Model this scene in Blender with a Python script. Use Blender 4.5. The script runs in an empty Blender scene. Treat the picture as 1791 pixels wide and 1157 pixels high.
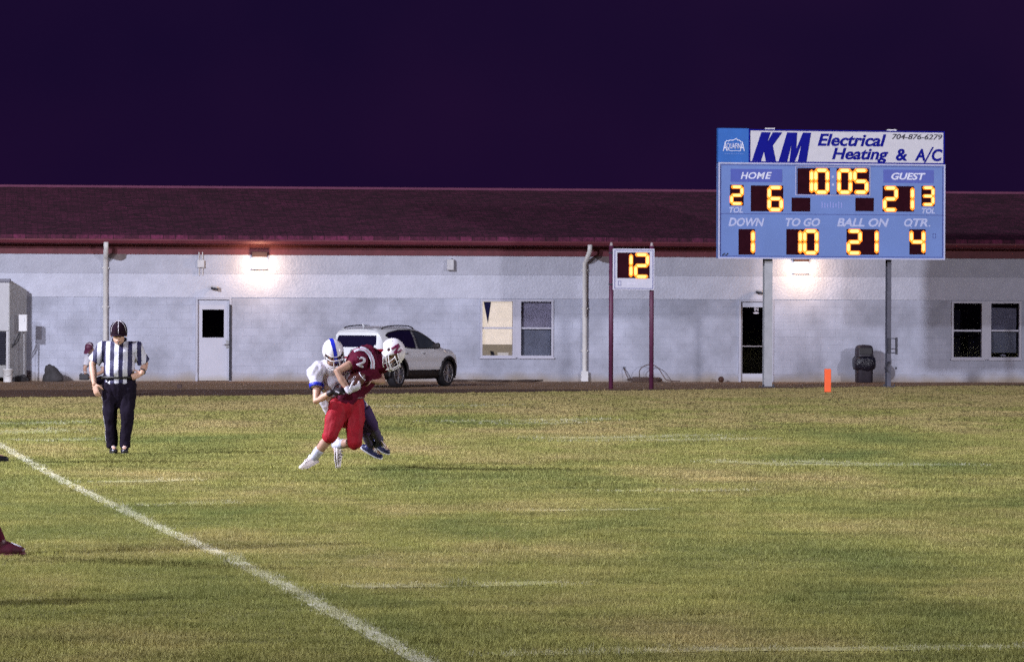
import bpy, bmesh, math, random
import numpy as np
from mathutils import Vector, Matrix, noise as mnoise
from mathutils.bvhtree import BVHTree

random.seed(7)
rng = np.random.default_rng(7)
R = math.radians
sc = bpy.context.scene
col = sc.collection

# ------------------------------------------------------------------ camera
F = 7500.0; CX = 895.5; HY = 548.0; CH = 1.78; ROLL = 0.0035
cam_d = bpy.data.cameras.new('camera'); cam = bpy.data.objects.new('camera', cam_d); col.objects.link(cam)
cam.location = (0, 0, CH); cam.rotation_euler = (R(90), -ROLL, 0)
cam_d.sensor_width = 36; cam_d.lens = 36 * F / 1791.0
cam_d.shift_y = -30.5 / 1791.0; cam_d.shift_x = 0.0
cam_d.clip_start = 0.5; cam_d.clip_end = 6000
sc.camera = cam
sc.cycles.use_denoising = False; sc.cycles.use_light_tree = False; sc.cycles.sample_clamp_indirect = 2.0; sc.cycles.sample_clamp_direct = 6.0

# ------------------------------------------------------------------ sky, dusk
w = bpy.data.worlds.new('World'); sc.world = w; w.use_nodes = True
nt = w.node_tree; nt.nodes.clear()
sky = nt.nodes.new('ShaderNodeTexSky'); sky.sky_type = 'NISHITA'; sky.sun_disc = False
sky.sun_elevation = R(-4.0); sky.sun_rotation = R(60)
tint = nt.nodes.new('ShaderNodeMixRGB'); tint.blend_type = 'MULTIPLY'; tint.inputs[0].default_value = 1
tint.inputs[2].default_value = (0.30, 0.16, 0.45, 1)
base = nt.nodes.new('ShaderNodeMixRGB'); base.blend_type = 'ADD'; base.inputs[0].default_value = 1
base.inputs[2].default_value = (0.110, 0.038, 0.300, 1)
wtc = nt.nodes.new('ShaderNodeTexCoord'); wnz = nt.nodes.new('ShaderNodeTexNoise'); wnz.inputs['Scale'].default_value = 9.0; wnz.inputs['Detail'].default_value = 3   # thin cloud, uneven dusk
nt.links.new(wtc.outputs['Generated'], wnz.inputs['Vector'])
wrp = nt.nodes.new('ShaderNodeValToRGB'); wrp.color_ramp.elements[0].position = 0.35; wrp.color_ramp.elements[1].position = 0.65
wrp.color_ramp.elements[0].color = (0.075, 0.030, 0.270, 1); wrp.color_ramp.elements[1].color = (0.150, 0.045, 0.330, 1)
nt.links.new(wnz.outputs['Fac'], wrp.inputs['Fac']); nt.links.new(wrp.outputs[0], base.inputs[2])
bg = nt.nodes.new('ShaderNodeBackground'); bg.inputs[1].default_value = 0.084
wo = nt.nodes.new('ShaderNodeOutputWorld')
nt.links.new(sky.outputs[0], tint.inputs[1]); nt.links.new(tint.outputs[0], base.inputs[1])
nt.links.new(base.outputs[0], bg.inputs[0]); nt.links.new(bg.outputs[0], wo.inputs[0])

# last trace of daylight
sd = bpy.data.lights.new('dusk_sun', 'SUN'); sd.energy = 0.05; sd.angle = R(12); sd.color = (0.8, 0.75, 1.0)
so = bpy.data.objects.new('dusk_sun', sd); col.objects.link(so)
so.rotation_euler = (R(62), 0, R(-35))

vs = sc.view_settings
vs.view_transform = 'Standard'; vs.look = 'None'; vs.gamma = 1.0; vs.exposure = 0.10; vs.use_curve_mapping = False

# floodlight masts round the field: position, aim, power
FLOODS = [((-33, 47, 21), (0, 72, 0), 126000, (0.86, 0.87, 1.0)),
          ((-36, 10, 21), (0, 45, 0), 88000, (0.88, 0.88, 1.0)),
          ((47, 42, 15), (0, 80, 0), 58000, (0.95, 0.91, 1.0))]

# ------------------------------------------------------------------ pixel -> place
def ideal(px, py):
    dx, dy = px - CX, py - HY
    return dx + dy * ROLL, dy - dx * ROLL
def W(px, py, d):
    x, y = ideal(px, py)
    return Vector((x / F * d, d, CH - y / F * d))
def G(px, py):
    x, y = ideal(px, py)
    d = F * CH / y
    return Vector((x / F * d, d, 0))

# ------------------------------------------------------------------ helpers
def tag(o, label=None, cat=None, group=None, kind=None):
    if label: o['label'] = label
    if cat: o['category'] = cat
    if group: o['group'] = group
    if kind: o['kind'] = kind
    return o
def empty(name, loc=(0, 0, 0), rz=0.0):
    o = bpy.data.objects.new(name, None); col.objects.link(o)
    o.location = loc; o.rotation_euler = (0, 0, rz); o.empty_display_size = 0.2
    return o
def link(name, me, mat=None, parent=None, smooth=False):
    o = bpy.data.objects.new(name, me); col.objects.link(o)
    if parent is not None: o.parent = parent
    if mat is not None:
        me.materials.clear(); me.materials.append(mat)
    if smooth:
        me.polygons.foreach_set('use_smooth', [True] * len(me.polygons))
    return o
def frame_from(d, hint=(0, 0, 1)):
    d = Vector(d).normalized(); h = Vector(hint)
    if abs(d.dot(h.normalized())) > 0.98: h = Vector((0, 1, 0)) if abs(d.y) < 0.9 else Vector((1, 0, 0))
    a = (h - d * h.dot(d)).normalized(); b = d.cross(a)
    return d, a, b

class MB:
    def __init__(s): s.v = []; s.f = []
    def add(s, v, f):
        n = len(s.v); s.v += [tuple(p) for p in v]; s.f += [tuple(i + n for i in q) for q in f]; return s
    def box(s, x0, x1, y0, y1, z0, z1):
        v = [(x0, y0, z0), (x1, y0, z0), (x1, y1, z0), (x0, y1, z0), (x0, y0, z1), (x1, y0, z1), (x1, y1, z1), (x0, y1, z1)]
        return s.add(v, [(0, 3, 2, 1), (4, 5, 6, 7), (0, 1, 5, 4), (1, 2, 6, 5), (2, 3, 7, 6), (3, 0, 4, 7)])
    def tube(s, pts, rad, n=10, side=None, sq=1.0, round_ends=False, caps=True):
        pts = [Vector(p) for p in pts]; m = len(pts)
        rad = [rad] * m if not isinstance(rad, (list, tuple)) else list(rad)
        tang = []
        for i in range(m):
            a = pts[max(i - 1, 0)]; b = pts[min(i + 1, m - 1)]
            t = (b - a)
            tang.append(t.normalized() if t.length > 1e-9 else Vector((0, 0, 1)))
        rings = []
        def ring(c, r, t, A, B): rings.append([c + A * (math.cos(2 * math.pi * k / n) * r) + B * (math.sin(2 * math.pi * k / n) * r * sq) for k in range(n)])
        if side is not None:
            A0 = Vector(side)
        else:
            A0 = frame_from(tang[0])[1]
        fr = []
        for i in range(m):
            t = tang[i]; A = (A0 - t * A0.dot(t))
            if A.length < 1e-6: A = frame_from(t)[1]
            A.normalize(); B = t.cross(A); fr.append((A, B))
            if side is None: A0 = A
        if round_ends:
            A, B = fr[0]
            for q in (0.2, 0.55, 0.85): ring(pts[0] - tang[0] * rad[0] * math.sqrt(1 - q * q), rad[0] * q, tang[0], A, B)
        for i in range(m): ring(pts[i], rad[i], tang[i], *fr[i])
        if round_ends:
            A, B = fr[-1]
            for q in (0.85, 0.55, 0.2): ring(pts[-1] + tang[-1] * rad[-1] * math.sqrt(1 - q * q), rad[-1] * q, tang[-1], A, B)
        v = [p for r_ in rings for p in r_]; f = []
        for i in range(len(rings) - 1):
            for k in range(n):
                f.append((i * n + k, i * n + (k + 1) % n, (i + 1) * n + (k + 1) % n, (i + 1) * n + k))
        if caps:
            f.append(tuple(reversed(range(n)))); f.append(tuple(range((len(rings) - 1) * n, len(rings) * n)))
        return s.add(v, f)
    def cyl(s, a, b, r, r2=None, n=16): return s.tube([a, b], [r, r if r2 is None else r2], n)
    def ball(s, c, rx, ry=None, rz=None, M=None, nu=16, nv=10):
        ry = rx if ry is None else ry; rz = rx if rz is None else rz; c = Vector(c)
        v = []; f = []
        for j in range(nv + 1):
            th = math.pi * j / nv
            for i in range(nu):
                ph = 2 * math.pi * i / nu
                p = Vector((rx * math.sin(th) * math.cos(ph), ry * math.sin(th) * math.sin(ph), rz * math.cos(th)))
                v.append(c + (M @ p if M is not None else p))
        for j in range(nv):
            for i in range(nu):
                f.append((j * nu + i, (j + 1) * nu + i, (j + 1) * nu + (i + 1) % nu, j * nu + (i + 1) % nu))
        return s.add(v, f)
    def lathe(s, prof, c=(0, 0, 0), n=24):
        c = Vector(c); v = []; f = []
        for r, z in prof:
            for k in range(n): v.append(c + Vector((r * math.cos(2 * math.pi * k / n), r * math.sin(2 * math.pi * k / n), z)))
        for i in range(len(prof) - 1):
            for k in range(n): f.append((i * n + k, i * n + (k + 1) % n, (i + 1) * n + (k + 1) % n, (i + 1) * n + k))
        f.append(tuple(reversed(range(n)))); f.append(tuple(range((len(prof) - 1) * n, len(prof) * n)))
        return s.add(v, f)
    def prism(s, poly, y0, y1):          # poly in (x, z), extruded along y
        n = len(poly)
        v = [(x, y0, z) for x, z in poly] + [(x, y1, z) for x, z in poly]
        f = [tuple(range(n)), tuple(reversed(range(n, 2 * n)))]
        f += [(i, i + n, (i + 1) % n + n, (i + 1) % n) for i in range(n)]
        return s.add(v, f)
    def mesh(s, name):
        me = bpy.data.meshes.new(name); me.from_pydata(s.v, [], s.f)
        bm = bmesh.new(); bm.from_mesh(me); bmesh.ops.remove_doubles(bm, verts=bm.verts, dist=1e-6)
        bmesh.ops.recalc_face_normals(bm, faces=bm.faces); bm.to_mesh(me); bm.free()
        return me
    def build(s, name, mat, parent=None, smooth=False, bevel=0.0, solid=0.0):
        o = link(name, s.mesh(name), mat, parent, smooth)
        if solid:
            m = o.modifiers.new('solid', 'SOLIDIFY'); m.thickness = solid; m.offset = 0
        if bevel:
            m = o.modifiers.new('bevel', 'BEVEL'); m.width = bevel; m.segments = 2; m.limit_method = 'ANGLE'
        return o

# ------------------------------------------------------------------ materials
MATS = {}
def mat(name, c, rough=0.6, metal=0.0, var=0.12, scale=6.0, bump=0.0, bscale=60.0, emit=None, estr=0.0, coat=0.0, world=False, dirt=None, rand=0.0, spec=0.5, trans=None):
    if name in MATS: return MATS[name]
    m = bpy.data.materials.new(name); m.use_nodes = True
    n = m.node_tree; N = n.nodes; L = n.links
    b = N['Principled BSDF']
    b.inputs['Roughness'].default_value = rough; b.inputs['Metallic'].default_value = metal
    b.inputs['Coat Weight'].default_value = coat; b.inputs['Coat Roughness'].default_value = 0.08
    b.inputs['Specular IOR Level'].default_value = spec
    tc = N.new('ShaderNodeTexCoord')
    if world:
        g = N.new('ShaderNodeNewGeometry'); vec = g.outputs['Position']
    else: vec = tc.outputs['Object']
    nz = N.new('ShaderNodeTexNoise'); nz.inputs['Scale'].default_value = scale; nz.inputs['Detail'].default_value = 6
    nz.inputs['Roughness'].default_value = 0.62
    L.new(vec, nz.inputs['Vector'])
    rp = N.new('ShaderNodeValToRGB')
    rp.color_ramp.elements[0].position = 0.3; rp.color_ramp.elements[1].position = 0.7
    rp.color_ramp.elements[0].color = tuple(max(0, x * (1 - var)) for x in c) + (1,)
    rp.color_ramp.elements[1].color = tuple(min(1, x * (1 + var)) for x in c) + (1,)
    L.new(nz.outputs['Fac'], rp.inputs['Fac']); out = rp.outputs['Color']
    if rand:
        oi = N.new('ShaderNodeObjectInfo'); mr = N.new('ShaderNodeMapRange')
        mr.inputs['To Min'].default_value = 1 - rand; mr.inputs['To Max'].default_value = 1 + rand
        L.new(oi.outputs['Random'], mr.inputs['Value'])
        hs = N.new('ShaderNodeHueSaturation'); L.new(mr.outputs[0], hs.inputs['Value']); L.new(out, hs.inputs['Color']); out = hs.outputs['Color']
    if dirt:                                # dust splashed up from the ground, fading with height
        dc, dz = dirt
        g2 = N.new('ShaderNodeNewGeometry'); sx = N.new('ShaderNodeSeparateXYZ'); L.new(g2.outputs['Position'], sx.inputs[0])
        n2 = N.new('ShaderNodeTexNoise'); n2.inputs['Scale'].default_value = 1.7; n2.inputs['Detail'].default_value = 5; L.new(g2.outputs['Position'], n2.inputs['Vector'])
        ad = N.new('ShaderNodeMath'); ad.operation = 'MULTIPLY_ADD'; ad.inputs[1].default_value = -dz * 2.2; L.new(n2.outputs['Fac'], ad.inputs[0]); L.new(sx.outputs['Z'], ad.inputs[2])
        mr = N.new('ShaderNodeMapRange'); mr.inputs['From Min'].default_value = -dz * 1.1; mr.inputs['From Max'].default_value = dz * 0.5
        mr.inputs['To Min'].default_value = 0.85; mr.inputs['To Max'].default_value = 0.0; L.new(ad.outputs[0], mr.inputs['Value'])
        mx = N.new('ShaderNodeMixRGB'); mx.inputs[2].default_value = tuple(dc) + (1,); L.new(mr.outputs[0], mx.inputs[0]); L.new(out, mx.inputs[1]); out = mx.outputs[0]
    L.new(out, b.inputs['Base Color'])
    if bump:
        bn = N.new('ShaderNodeTexNoise'); bn.inputs['Scale'].default_value = bscale; bn.inputs['Detail'].default_value = 5; L.new(vec, bn.inputs['Vector'])
        bp = N.new('ShaderNodeBump'); bp.inputs['Strength'].default_value = 1.0; bp.inputs['Distance'].default_value = bump
        L.new(bn.outputs['Fac'], bp.inputs['Height']); L.new(bp.outputs[0], b.inputs['Normal'])
    if emit:
        b.inputs['Emission Color'].default_value = tuple(emit) + (1,); b.inputs['Emission Strength'].default_value = estr
    if trans:
        tr = N.new('ShaderNodeBsdfTranslucent'); L.new(out, tr.inputs['Color'])
        ms = N.new('ShaderNodeMixShader'); ms.inputs[0].default_value = trans
        L.new(b.outputs[0], ms.inputs[1]); L.new(tr.outputs[0], ms.inputs[2]); L.new(ms.outputs[0], N['Material Output'].inputs['Surface'])
    MATS[name] = m
    return m
def no_mesh_light(m): m.cycles.emission_sampling = 'NONE'; return m
def glass(name, tintc=(0.6, 0.6, 0.7), refl=0.12):
    if name in MATS: return MATS[name]
    m = bpy.data.materials.new(name); m.use_nodes = True
    N = m.node_tree.nodes; L = m.node_tree.links; N.clear()
    t = N.new('ShaderNodeBsdfTransparent'); t.inputs[0].default_value = tuple(tintc) + (1,)
    g = N.new('ShaderNodeBsdfGlossy'); g.inputs['Roughness'].default_value = 0.05
    ms = N.new('ShaderNodeMixShader'); ms.inputs[0].default_value = refl
    o = N.new('ShaderNodeOutputMaterial')
    L.new(t.outputs[0], ms.inputs[1]); L.new(g.outputs[0], ms.inputs[2]); L.new(ms.outputs[0], o.inputs[0])
    MATS[name] = m
    return m

M_white_paint = mat('white_paint', (0.74, 0.74, 0.76), 0.5, var=0.08, scale=3)
M_grey_metal = mat('grey_metal', (0.42, 0.42, 0.44), 0.45, 0.6, var=0.2, scale=9)
M_dark_metal = mat('dark_metal', (0.035, 0.035, 0.05), 0.45, 0.3, var=0.3)
M_black = mat('black_plastic', (0.012, 0.011, 0.016), 0.45, var=0.3, scale=14)
M_dark_room = mat('dark_room', (0.02, 0.017, 0.025), 0.9)

# text -> flat mesh fitted to a rectangle (x0..x1, z0..z1) facing -y
def text_mesh(body, x0, x1, z0, z1, bold=0.0, shear=0.0, thick=0.004):
    cu = bpy.data.curves.new('lettering', 'FONT'); cu.body = body; cu.offset = bold; cu.shear = shear; cu.resolution_u = 4
    cu.fill_mode = 'BOTH'; cu.extrude = 0.5
    o = bpy.data.objects.new('lettering', cu); col.objects.link(o)
    bpy.context.view_layer.update()
    me = bpy.data.meshes.new_from_object(o.evaluated_get(bpy.context.evaluated_depsgraph_get()))
    bpy.data.objects.remove(o); bpy.data.curves.remove(cu)
    n = len(me.vertices); a = np.zeros(n * 3); me.vertices.foreach_get('co', a); a = a.reshape(-1, 3)
    mn = a.min(0); mx = a.max(0); b = np.zeros_like(a)
    b[:, 0] = x0 + (a[:, 0] - mn[0]) / (mx[0] - mn[0]) * (x1 - x0)
    b[:, 2] = z0 + (a[:, 1] - mn[1]) / (mx[1] - mn[1]) * (z1 - z0)
    b[:, 1] = -a[:, 2] * thick
    me.vertices.foreach_set('co', b.ravel()); me.update()
    return me
def lettering(body, x0, x1, z0, z1, y, m, parent, bold=0.0, shear=0.0, name='lettering', thick=0.004):
    me = text_mesh(body, x0, x1, z0, z1, bold, shear, thick)
    me.transform(Matrix.Translation((0, y, 0)))
    return link(name, me, m, parent)

# ------------------------------------------------------------------ the field
def grass_color(N, L):
    """one colour for turf, by place on the field: dry patches, greener patches, streaks"""
    g = N.new('ShaderNodeNewGeometry')
    mp = N.new('ShaderNodeMapping'); mp.inputs['Scale'].default_value = (0.42, 0.16, 0.2); L.new(g.outputs['Position'], mp.inputs['Vector'])
    n1 = N.new('ShaderNodeTexNoise'); n1.inputs['Scale'].default_value = 0.75; n1.inputs['Detail'].default_value = 5; n1.inputs['Roughness'].default_value = 0.6; L.new(mp.outputs[0], n1.inputs['Vector'])
    r1 = N.new('ShaderNodeValToRGB'); cr = r1.color_ramp
    cr.elements[0].position = 0.33; cr.elements[0].color = (0.178, 0.210, 0.064, 1)
    cr.elements[1].position = 0.66; cr.elements[1].color = (0.42, 0.35, 0.155, 1)
    e = cr.elements.new(0.49); e.color = (0.304, 0.300, 0.094, 1)
    # far end of the field is drier
    sx = N.new('ShaderNodeSeparateXYZ'); L.new(g.outputs['Position'], sx.inputs[0])
    mr = N.new('ShaderNodeMapRange'); mr.inputs['From Min'].default_value = 58; mr.inputs['From Max'].default_value = 96
    mr.inputs['To Min'].default_value = 0.0; mr.inputs['To Max'].default_value = 0.16; L.new(sx.outputs['Y'], mr.inputs['Value'])
    ad = N.new('ShaderNodeMath'); ad.operation = 'ADD'; L.new(n1.outputs['Fac'], ad.inputs[0]); L.new(mr.outputs[0], ad.inputs[1])
    L.new(ad.outputs[0], r1.inputs['Fac'])
    m2 = N.new('ShaderNodeMapping'); m2.inputs['Scale'].default_value = (0.55, 1.5, 1); L.new(g.outputs['Position'], m2.inputs['Vector'])
    n2 = N.new('ShaderNodeTexNoise'); n2.inputs['Scale'].default_value = 1.1; n2.inputs['Detail'].default_value = 7; n2.inputs['Roughness'].default_value = 0.7; L.new(m2.outputs[0], n2.inputs['Vector'])
    r2 = N.new('ShaderNodeValToRGB'); r2.color_ramp.elements[0].position = 0.3; r2.color_ramp.elements[1].position = 0.72
    r2.color_ramp.elements[0].color = (0.58, 0.60, 0.55, 1); r2.color_ramp.elements[1].color = (1.42, 1.38, 1.38, 1); L.new(n2.outputs['Fac'], r2.inputs['Fac'])
    mx = N.new('ShaderNodeMixRGB'); mx.blend_type = 'MULTIPLY'; mx.inputs[0].default_value = 1; L.new(r1.outputs[0], mx.inputs[1]); L.new(r2.outputs[0], mx.inputs[2])
    return mx.outputs[0], g
def turf_mat(name, paint=0.0, translucent=0.0, ground=False):
    m = bpy.data.materials.new(name); m.use_nodes = True; N = m.node_tree.nodes; L = m.node_tree.links
    b = N['Principled BSDF']; b.inputs['Roughness'].default_value = 0.8; b.inputs['Specular IOR Level'].default_value = 0.2
    c, g = grass_color(N, L)
    if ground:
        mx = N.new('ShaderNodeMixRGB'); mx.blend_type = 'MULTIPLY'; mx.inputs[0].default_value = 1; mx.inputs[2].default_value = (0.62, 0.6, 0.55, 1); L.new(c, mx.inputs[1]); c = mx.outputs[0]
        bn = N.new('ShaderNodeTexNoise'); bn.inputs['Scale'].default_value = 30; bn.inputs['Detail'].default_value = 4; L.new(g.outputs['Position'], bn.inputs['Vector'])
        bp = N.new('ShaderNodeBump'); bp.inputs['Distance'].default_value = 0.03; L.new(bn.outputs['Fac'], bp.inputs['Height']); L.new(bp.outputs[0], b.inputs['Normal'])
    if paint:
        n3 = N.new('ShaderNodeTexNoise'); n3.inputs['Scale'].default_value = 5.5; n3.inputs['Detail'].default_value = 4; L.new(g.outputs['Position'], n3.inputs['Vector'])
        mr = N.new('ShaderNodeMapRange'); mr.inputs['From Min'].default_value = 0.3; mr.inputs['From Max'].default_value = 0.7
        mr.inputs['To Min'].default_value = paint * 0.55; mr.inputs['To Max'].default_value = min(1, paint * 1.3); L.new(n3.outputs['Fac'], mr.inputs['Value'])
        mx = N.new('ShaderNodeMixRGB'); mx.inputs[2].default_value = (0.72, 0.70, 0.62, 1); L.new(mr.outputs[0], mx.inputs[0]); L.new(c, mx.inputs[1]); c = mx.outputs[0]
    L.new(c, b.inputs['Base Color'])
    if translucent:
        tr = N.new('ShaderNodeBsdfTranslucent'); L.new(c, tr.inputs['Color'])
        ms = N.new('ShaderNodeMixShader'); ms.inputs[0].default_value = translucent
        L.new(b.outputs[0], ms.inputs[1]); L.new(tr.outputs[0], ms.inputs[2]); L.new(ms.outputs[0], N['Material Output'].inputs['Surface'])
    return m
M_turf = turf_mat('turf_soil', ground=True)
M_blade = turf_mat('grass_blade', translucent=0.3)
M_blade_paint = turf_mat('painted_grass_blade', paint=0.36, translucent=0.3)
M_blade_faint = turf_mat('faintly_painted_blade', paint=0.4, translucent=0.3)

S = 3000.0
tag(MB().add([(-S, -S, 0), (S, -S, 0), (S, S, 0), (-S, S, 0)], [(0, 1, 2, 3)]).build('ground', M_turf), kind='structure')

# bare ground in front of the school and the dark mulch edge
M_dirt = mat('bare_dirt', (0.27, 0.155, 0.075), 0.9, var=0.35, scale=0.9, bump=0.02, bscale=14, world=True)
M_mulch = mat('dark_mulch', (0.085, 0.034, 0.013), 0.95, var=0.4, scale=3, bump=0.03, bscale=20, world=True)
edge_px = [(-900, 702), (-300, 698), (0, 695), (250, 693), (560, 690.5), (820, 687), (1000, 684.5), (1110, 682.5), (1350, 679.5), (1500, 676.5), (1791, 673.5), (2100, 672), (2500, 670)]
mul_px = [(-900, 686), (-300, 684), (0, 682), (250, 681.5), (560, 681), (820, 680.5), (1000, 681), (1110, 681), (1350, 678.6), (1500, 676.0), (1791, 673.2), (2100, 671.8), (2500, 669.9)]
def band(name, near, far, z, m):
    v = []; f = []
    rows = [(G(*a), b if isinstance(b, Vector) else G(*b)) for a, b in zip(near, far)]
    pts = []
    for i in range(len(rows) - 1):
        for k in range(16):
            t = k / 16
            a = rows[i][0].lerp(rows[i + 1][0], t); b = rows[i][1].lerp(rows[i + 1][1], t)
            a.y += (mnoise.noise((a.x * 1.3, 3.1, z)) + 0.5 * mnoise.noise((a.x * 4.3, 1.1, z))) * 0.35
            pts.append((a, b))
    for a, b in pts: v += [(a.x, a.y, z), (b.x, b.y, z)]
    for i in range(len(pts) - 1): f.append((2 * i, 2 * i + 2, 2 * i + 3, 2 * i + 1))
    return tag(MB().add(v, f).build(name, m), kind='structure')
band('dirt_path', edge_px, [Vector((G(*a).x, 121, 0)) for a in edge_px], 0.004, M_dirt)
band('mulch_path', edge_px, mul_px, 0.008, M_mulch)
_ex = np.array([G(*a).x for a in edge_px]); _ey = np.array([G(*a).y for a in edge_px])

# painted lines, measured on the ground
side_px = [(-260, 655), (-120, 715), (0, 778), (100, 836), (200, 885), (300, 932), (400, 975), (500, 1026), (600, 1080), (740, 1157), (830, 1215)]
side_pts = [G(*p) for p in side_px]
LINES = [([Vector((p.x, p.y, 0)) for p in side_pts], 0.062, 'full')]
for px0, py0, px1, py1, wd in [(640, 710, 842, 708.5, .16), (790, 737, 1034, 733, .14), (880, 741, 1000, 738, .10), (968, 766, 1240, 761.5, .12), (990, 771, 1300, 767, .10),
                               (1250, 806, 1400, 811, .10), (1380, 812, 1685, 813, .08), (1400, 806, 1560, 812, .08), (610, 1026, 965, 1020, .05), (860, 1144, 1230, 1136, .035), (1230, 1136, 1830, 1131, .035),
                               (0, 741, 120, 738, .15), (10, 757, 90, 752, .15), (60, 770, 150, 768, .10), (180, 842, 330, 838, .06), (250, 884, 400, 879, .05), (1080, 858, 1300, 857, .05), (900, 893, 1150, 890, .035)]:
    LINES.append(([G(px0, py0), G((px0 + px1) / 2, (py0 + py1) / 2 + 1.0), G(px1, py1)], wd * 3.6, 'faint'))
def ribbon(pts, hw, z):
    v = []; f = []; q = []
    for i in range(len(pts) - 1):
        for k in range(14): q.append(pts[i].lerp(pts[i + 1], k / 14))
    q.append(pts[-1])
    for i, p in enumerate(q):
        t = (q[min(i + 1, len(q) - 1)] - q[max(i - 1, 0)]).normalized(); nrm = Vector((-t.y, t.x, 0))
        a = hw * (1 + 0.35 * mnoise.noise((p.x * 3, p.y * 3, 1))); b = hw * (1 + 0.35 * mnoise.noise((p.x * 3, p.y * 3, 9)))
        v += [p + nrm * a + Vector((0, 0, z)), p - nrm * b + Vector((0, 0, z))]
    for i in range(len(q) - 1): f.append((2 * i, 2 * i + 1, 2 * i + 3, 2 * i + 2))
    return MB().add(v, f)
M_line = turf_mat('line_chalk', paint=0.5, ground=False); M_line_f = turf_mat('faint_chalk', paint=0.10)
for i, (pts, hw, k) in enumerate(LINES):
    tag(ribbon(pts, hw, 0.004 + 0.0007 * (i % 5)).build('sideline_marking' if k == 'full' else 'yard_line_marking', M_line if k == 'full' else M_line_f), kind='structure')
def seg_dist(x, y, pts):
    best = np.full(x.shape, 1e9)
    for a, b in zip(pts[:-1], pts[1:]):
        ax, ay = a.x, a.y; dx, dy = b.x - ax, b.y - ay; l2 = dx * dx + dy * dy + 1e-12
        t = np.clip(((x - ax) * dx + (y - ay) * dy) / l2, 0, 1)
        best = np.minimum(best, np.hypot(x - ax - t * dx, y - ay - t * dy))
    return best
def grass_blades():
    zones = [(20.5, 30, 900, 5, .0035, .022), (30, 42, 520, 5, .0045, .022), (42, 65, 230, 4, .007, .022), (65, 108, 85, 4, .012, .022)]
    out = {'plain': [], 'full': [], 'faint': []}
    clumps = [(y_ * random.uniform(-.12, .12), y_) for y_ in (random.uniform(23, 85) for _ in range(70))]
    for d0, d1, dens, nb, bw, bh in zones:
        hw = 0.1194 * 1.06; ex = 1.2
        area = hw * (d1 * d1 - d0 * d0) + 2 * ex * (d1 - d0); n = int(area * dens)
        y = np.sqrt(rng.uniform(d0 * d0, d1 * d1, n)); x = rng.uniform(-1, 1, n) * (y * hw + ex)
        keep = y < np.interp(x, _ex, _ey) - 0.05 + rng.normal(0, 0.35, n) * 0.6
        x, y = x[keep], y[keep]; n = len(x)
        hp_ = 1.0 + 0.35 * np.sin(x * 2.1 + 1.3 * np.sin(y * 0.9)) * np.sin(y * 1.7 + 0.8 * np.sin(x * 1.3)) + 0.2 * np.sin(x * 7.3 + y * 3.1) * np.sin(y * 5.9 - x * 2.2)
        hp_ = np.where(rng.random(n) < 0.025, hp_ * 1.9, hp_)
        for cx_, cy_ in clumps:
            near_ = np.hypot((x - cx_), (y - cy_) * 0.8) < 0.11; hp_[near_] *= 2.3
        kind = np.zeros(n, int)
        for pts, w_, k in LINES:
            d = seg_dist(x, y, pts); jit = w_ * (1 + rng.normal(0, 0.42, n))
            p = 0.85 if k == 'full' else 0.38
            hit = (d < jit) & (rng.random(n) < p) & (kind == 0); kind[hit] = 1 if k == 'full' else 2
        x = np.repeat(x, nb); y = np.repeat(y, nb); kk = np.repeat(kind, nb); m = len(x)
        x = x + rng.normal(0, 0.018, m); y = y + rng.normal(0, 0.018, m)
        a = rng.uniform(0, 2 * np.pi, m); h = bh * rng.uniform(0.45, 1.25, m) * np.repeat(hp_, nb); wd = bw * rng.uniform(0.7, 1.3, m)
        lean = rng.uniform(0, 1.0, m) * h; la = rng.uniform(0, 2 * np.pi, m)
        v = np.zeros((m, 3, 3))
        v[:, 0] = np.stack([x - np.cos(a) * wd, y - np.sin(a) * wd, np.zeros(m)], 1)
        v[:, 1] = np.stack([x + np.cos(a) * wd, y + np.sin(a) * wd, np.zeros(m)], 1)
        v[:, 2] = np.stack([x + np.cos(la) * lean, y + np.sin(la) * lean, h], 1)
        for i, k in enumerate(('plain', 'full', 'faint')): out[k].append(v[kk == i])
    names = {'plain': ('grass', M_blade, 'short olive and straw coloured turf grass covering the whole playing field'),
             'full': ('painted_grass', M_blade_paint, 'whitened turf grass along the diagonal painted sideline'),
             'faint': ('faded_painted_grass', M_blade_faint, 'turf grass with faded white yard line paint in short streaks')}
    for k, (nm, m, lab) in names.items():
        V = np.concatenate(out[k]).reshape(-1, 3); nf = len(V) // 3
        me = bpy.data.meshes.new(nm); me.vertices.add(len(V)); me.vertices.foreach_set('co', V.ravel())
        me.loops.add(nf * 3); me.loops.foreach_set('vertex_index', np.arange(nf * 3, dtype=np.int32))
        me.polygons.add(nf); me.polygons.foreach_set('loop_start', np.arange(0, nf * 3, 3, dtype=np.int32)); me.polygons.foreach_set('loop_total', np.full(nf, 3, dtype=np.int32))
        me.update(); me.validate()
        tag(link(nm, me, m), lab, 'grass', kind='stuff')
grass_blades()

# ------------------------------------------------------------------ the school building
KW = 0.125; TH = math.atan(KW); YW = 112.0
ct, st = math.cos(TH), math.sin(TH)
def WL(px, py, v=0.0):
    x, y = ideal(px, py)
    lam = (v + YW * ct) / (ct - st * x / F)
    X, Y = lam * x / F, lam
    return ct * X + st * (Y - YW), CH - lam * y / F
def WU(px, v=0.0): return WL(px, HY, v)[0]
def WZ(px, py, v=0.0): return WL(px, py, v)[1]
school = tag(empty('school_building', (0, YW, 0), TH), 'long low white block school building with maroon roof across the back', 'building')
U0, U1 = -19.0, 19.0
Z_LINT = 2.167; Z_BAND = 2.78; Z_WALL = 3.22; Z_GUT0, Z_GUT1 = 3.55, 3.76
M_block = mat('painted_block', (0.42, 0.44, 0.54), 0.6, var=0.32, scale=0.9, bump=0.006, bscale=30, world=True, dirt=((0.30, 0.24, 0.17), 0.16), rand=0.03)
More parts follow.
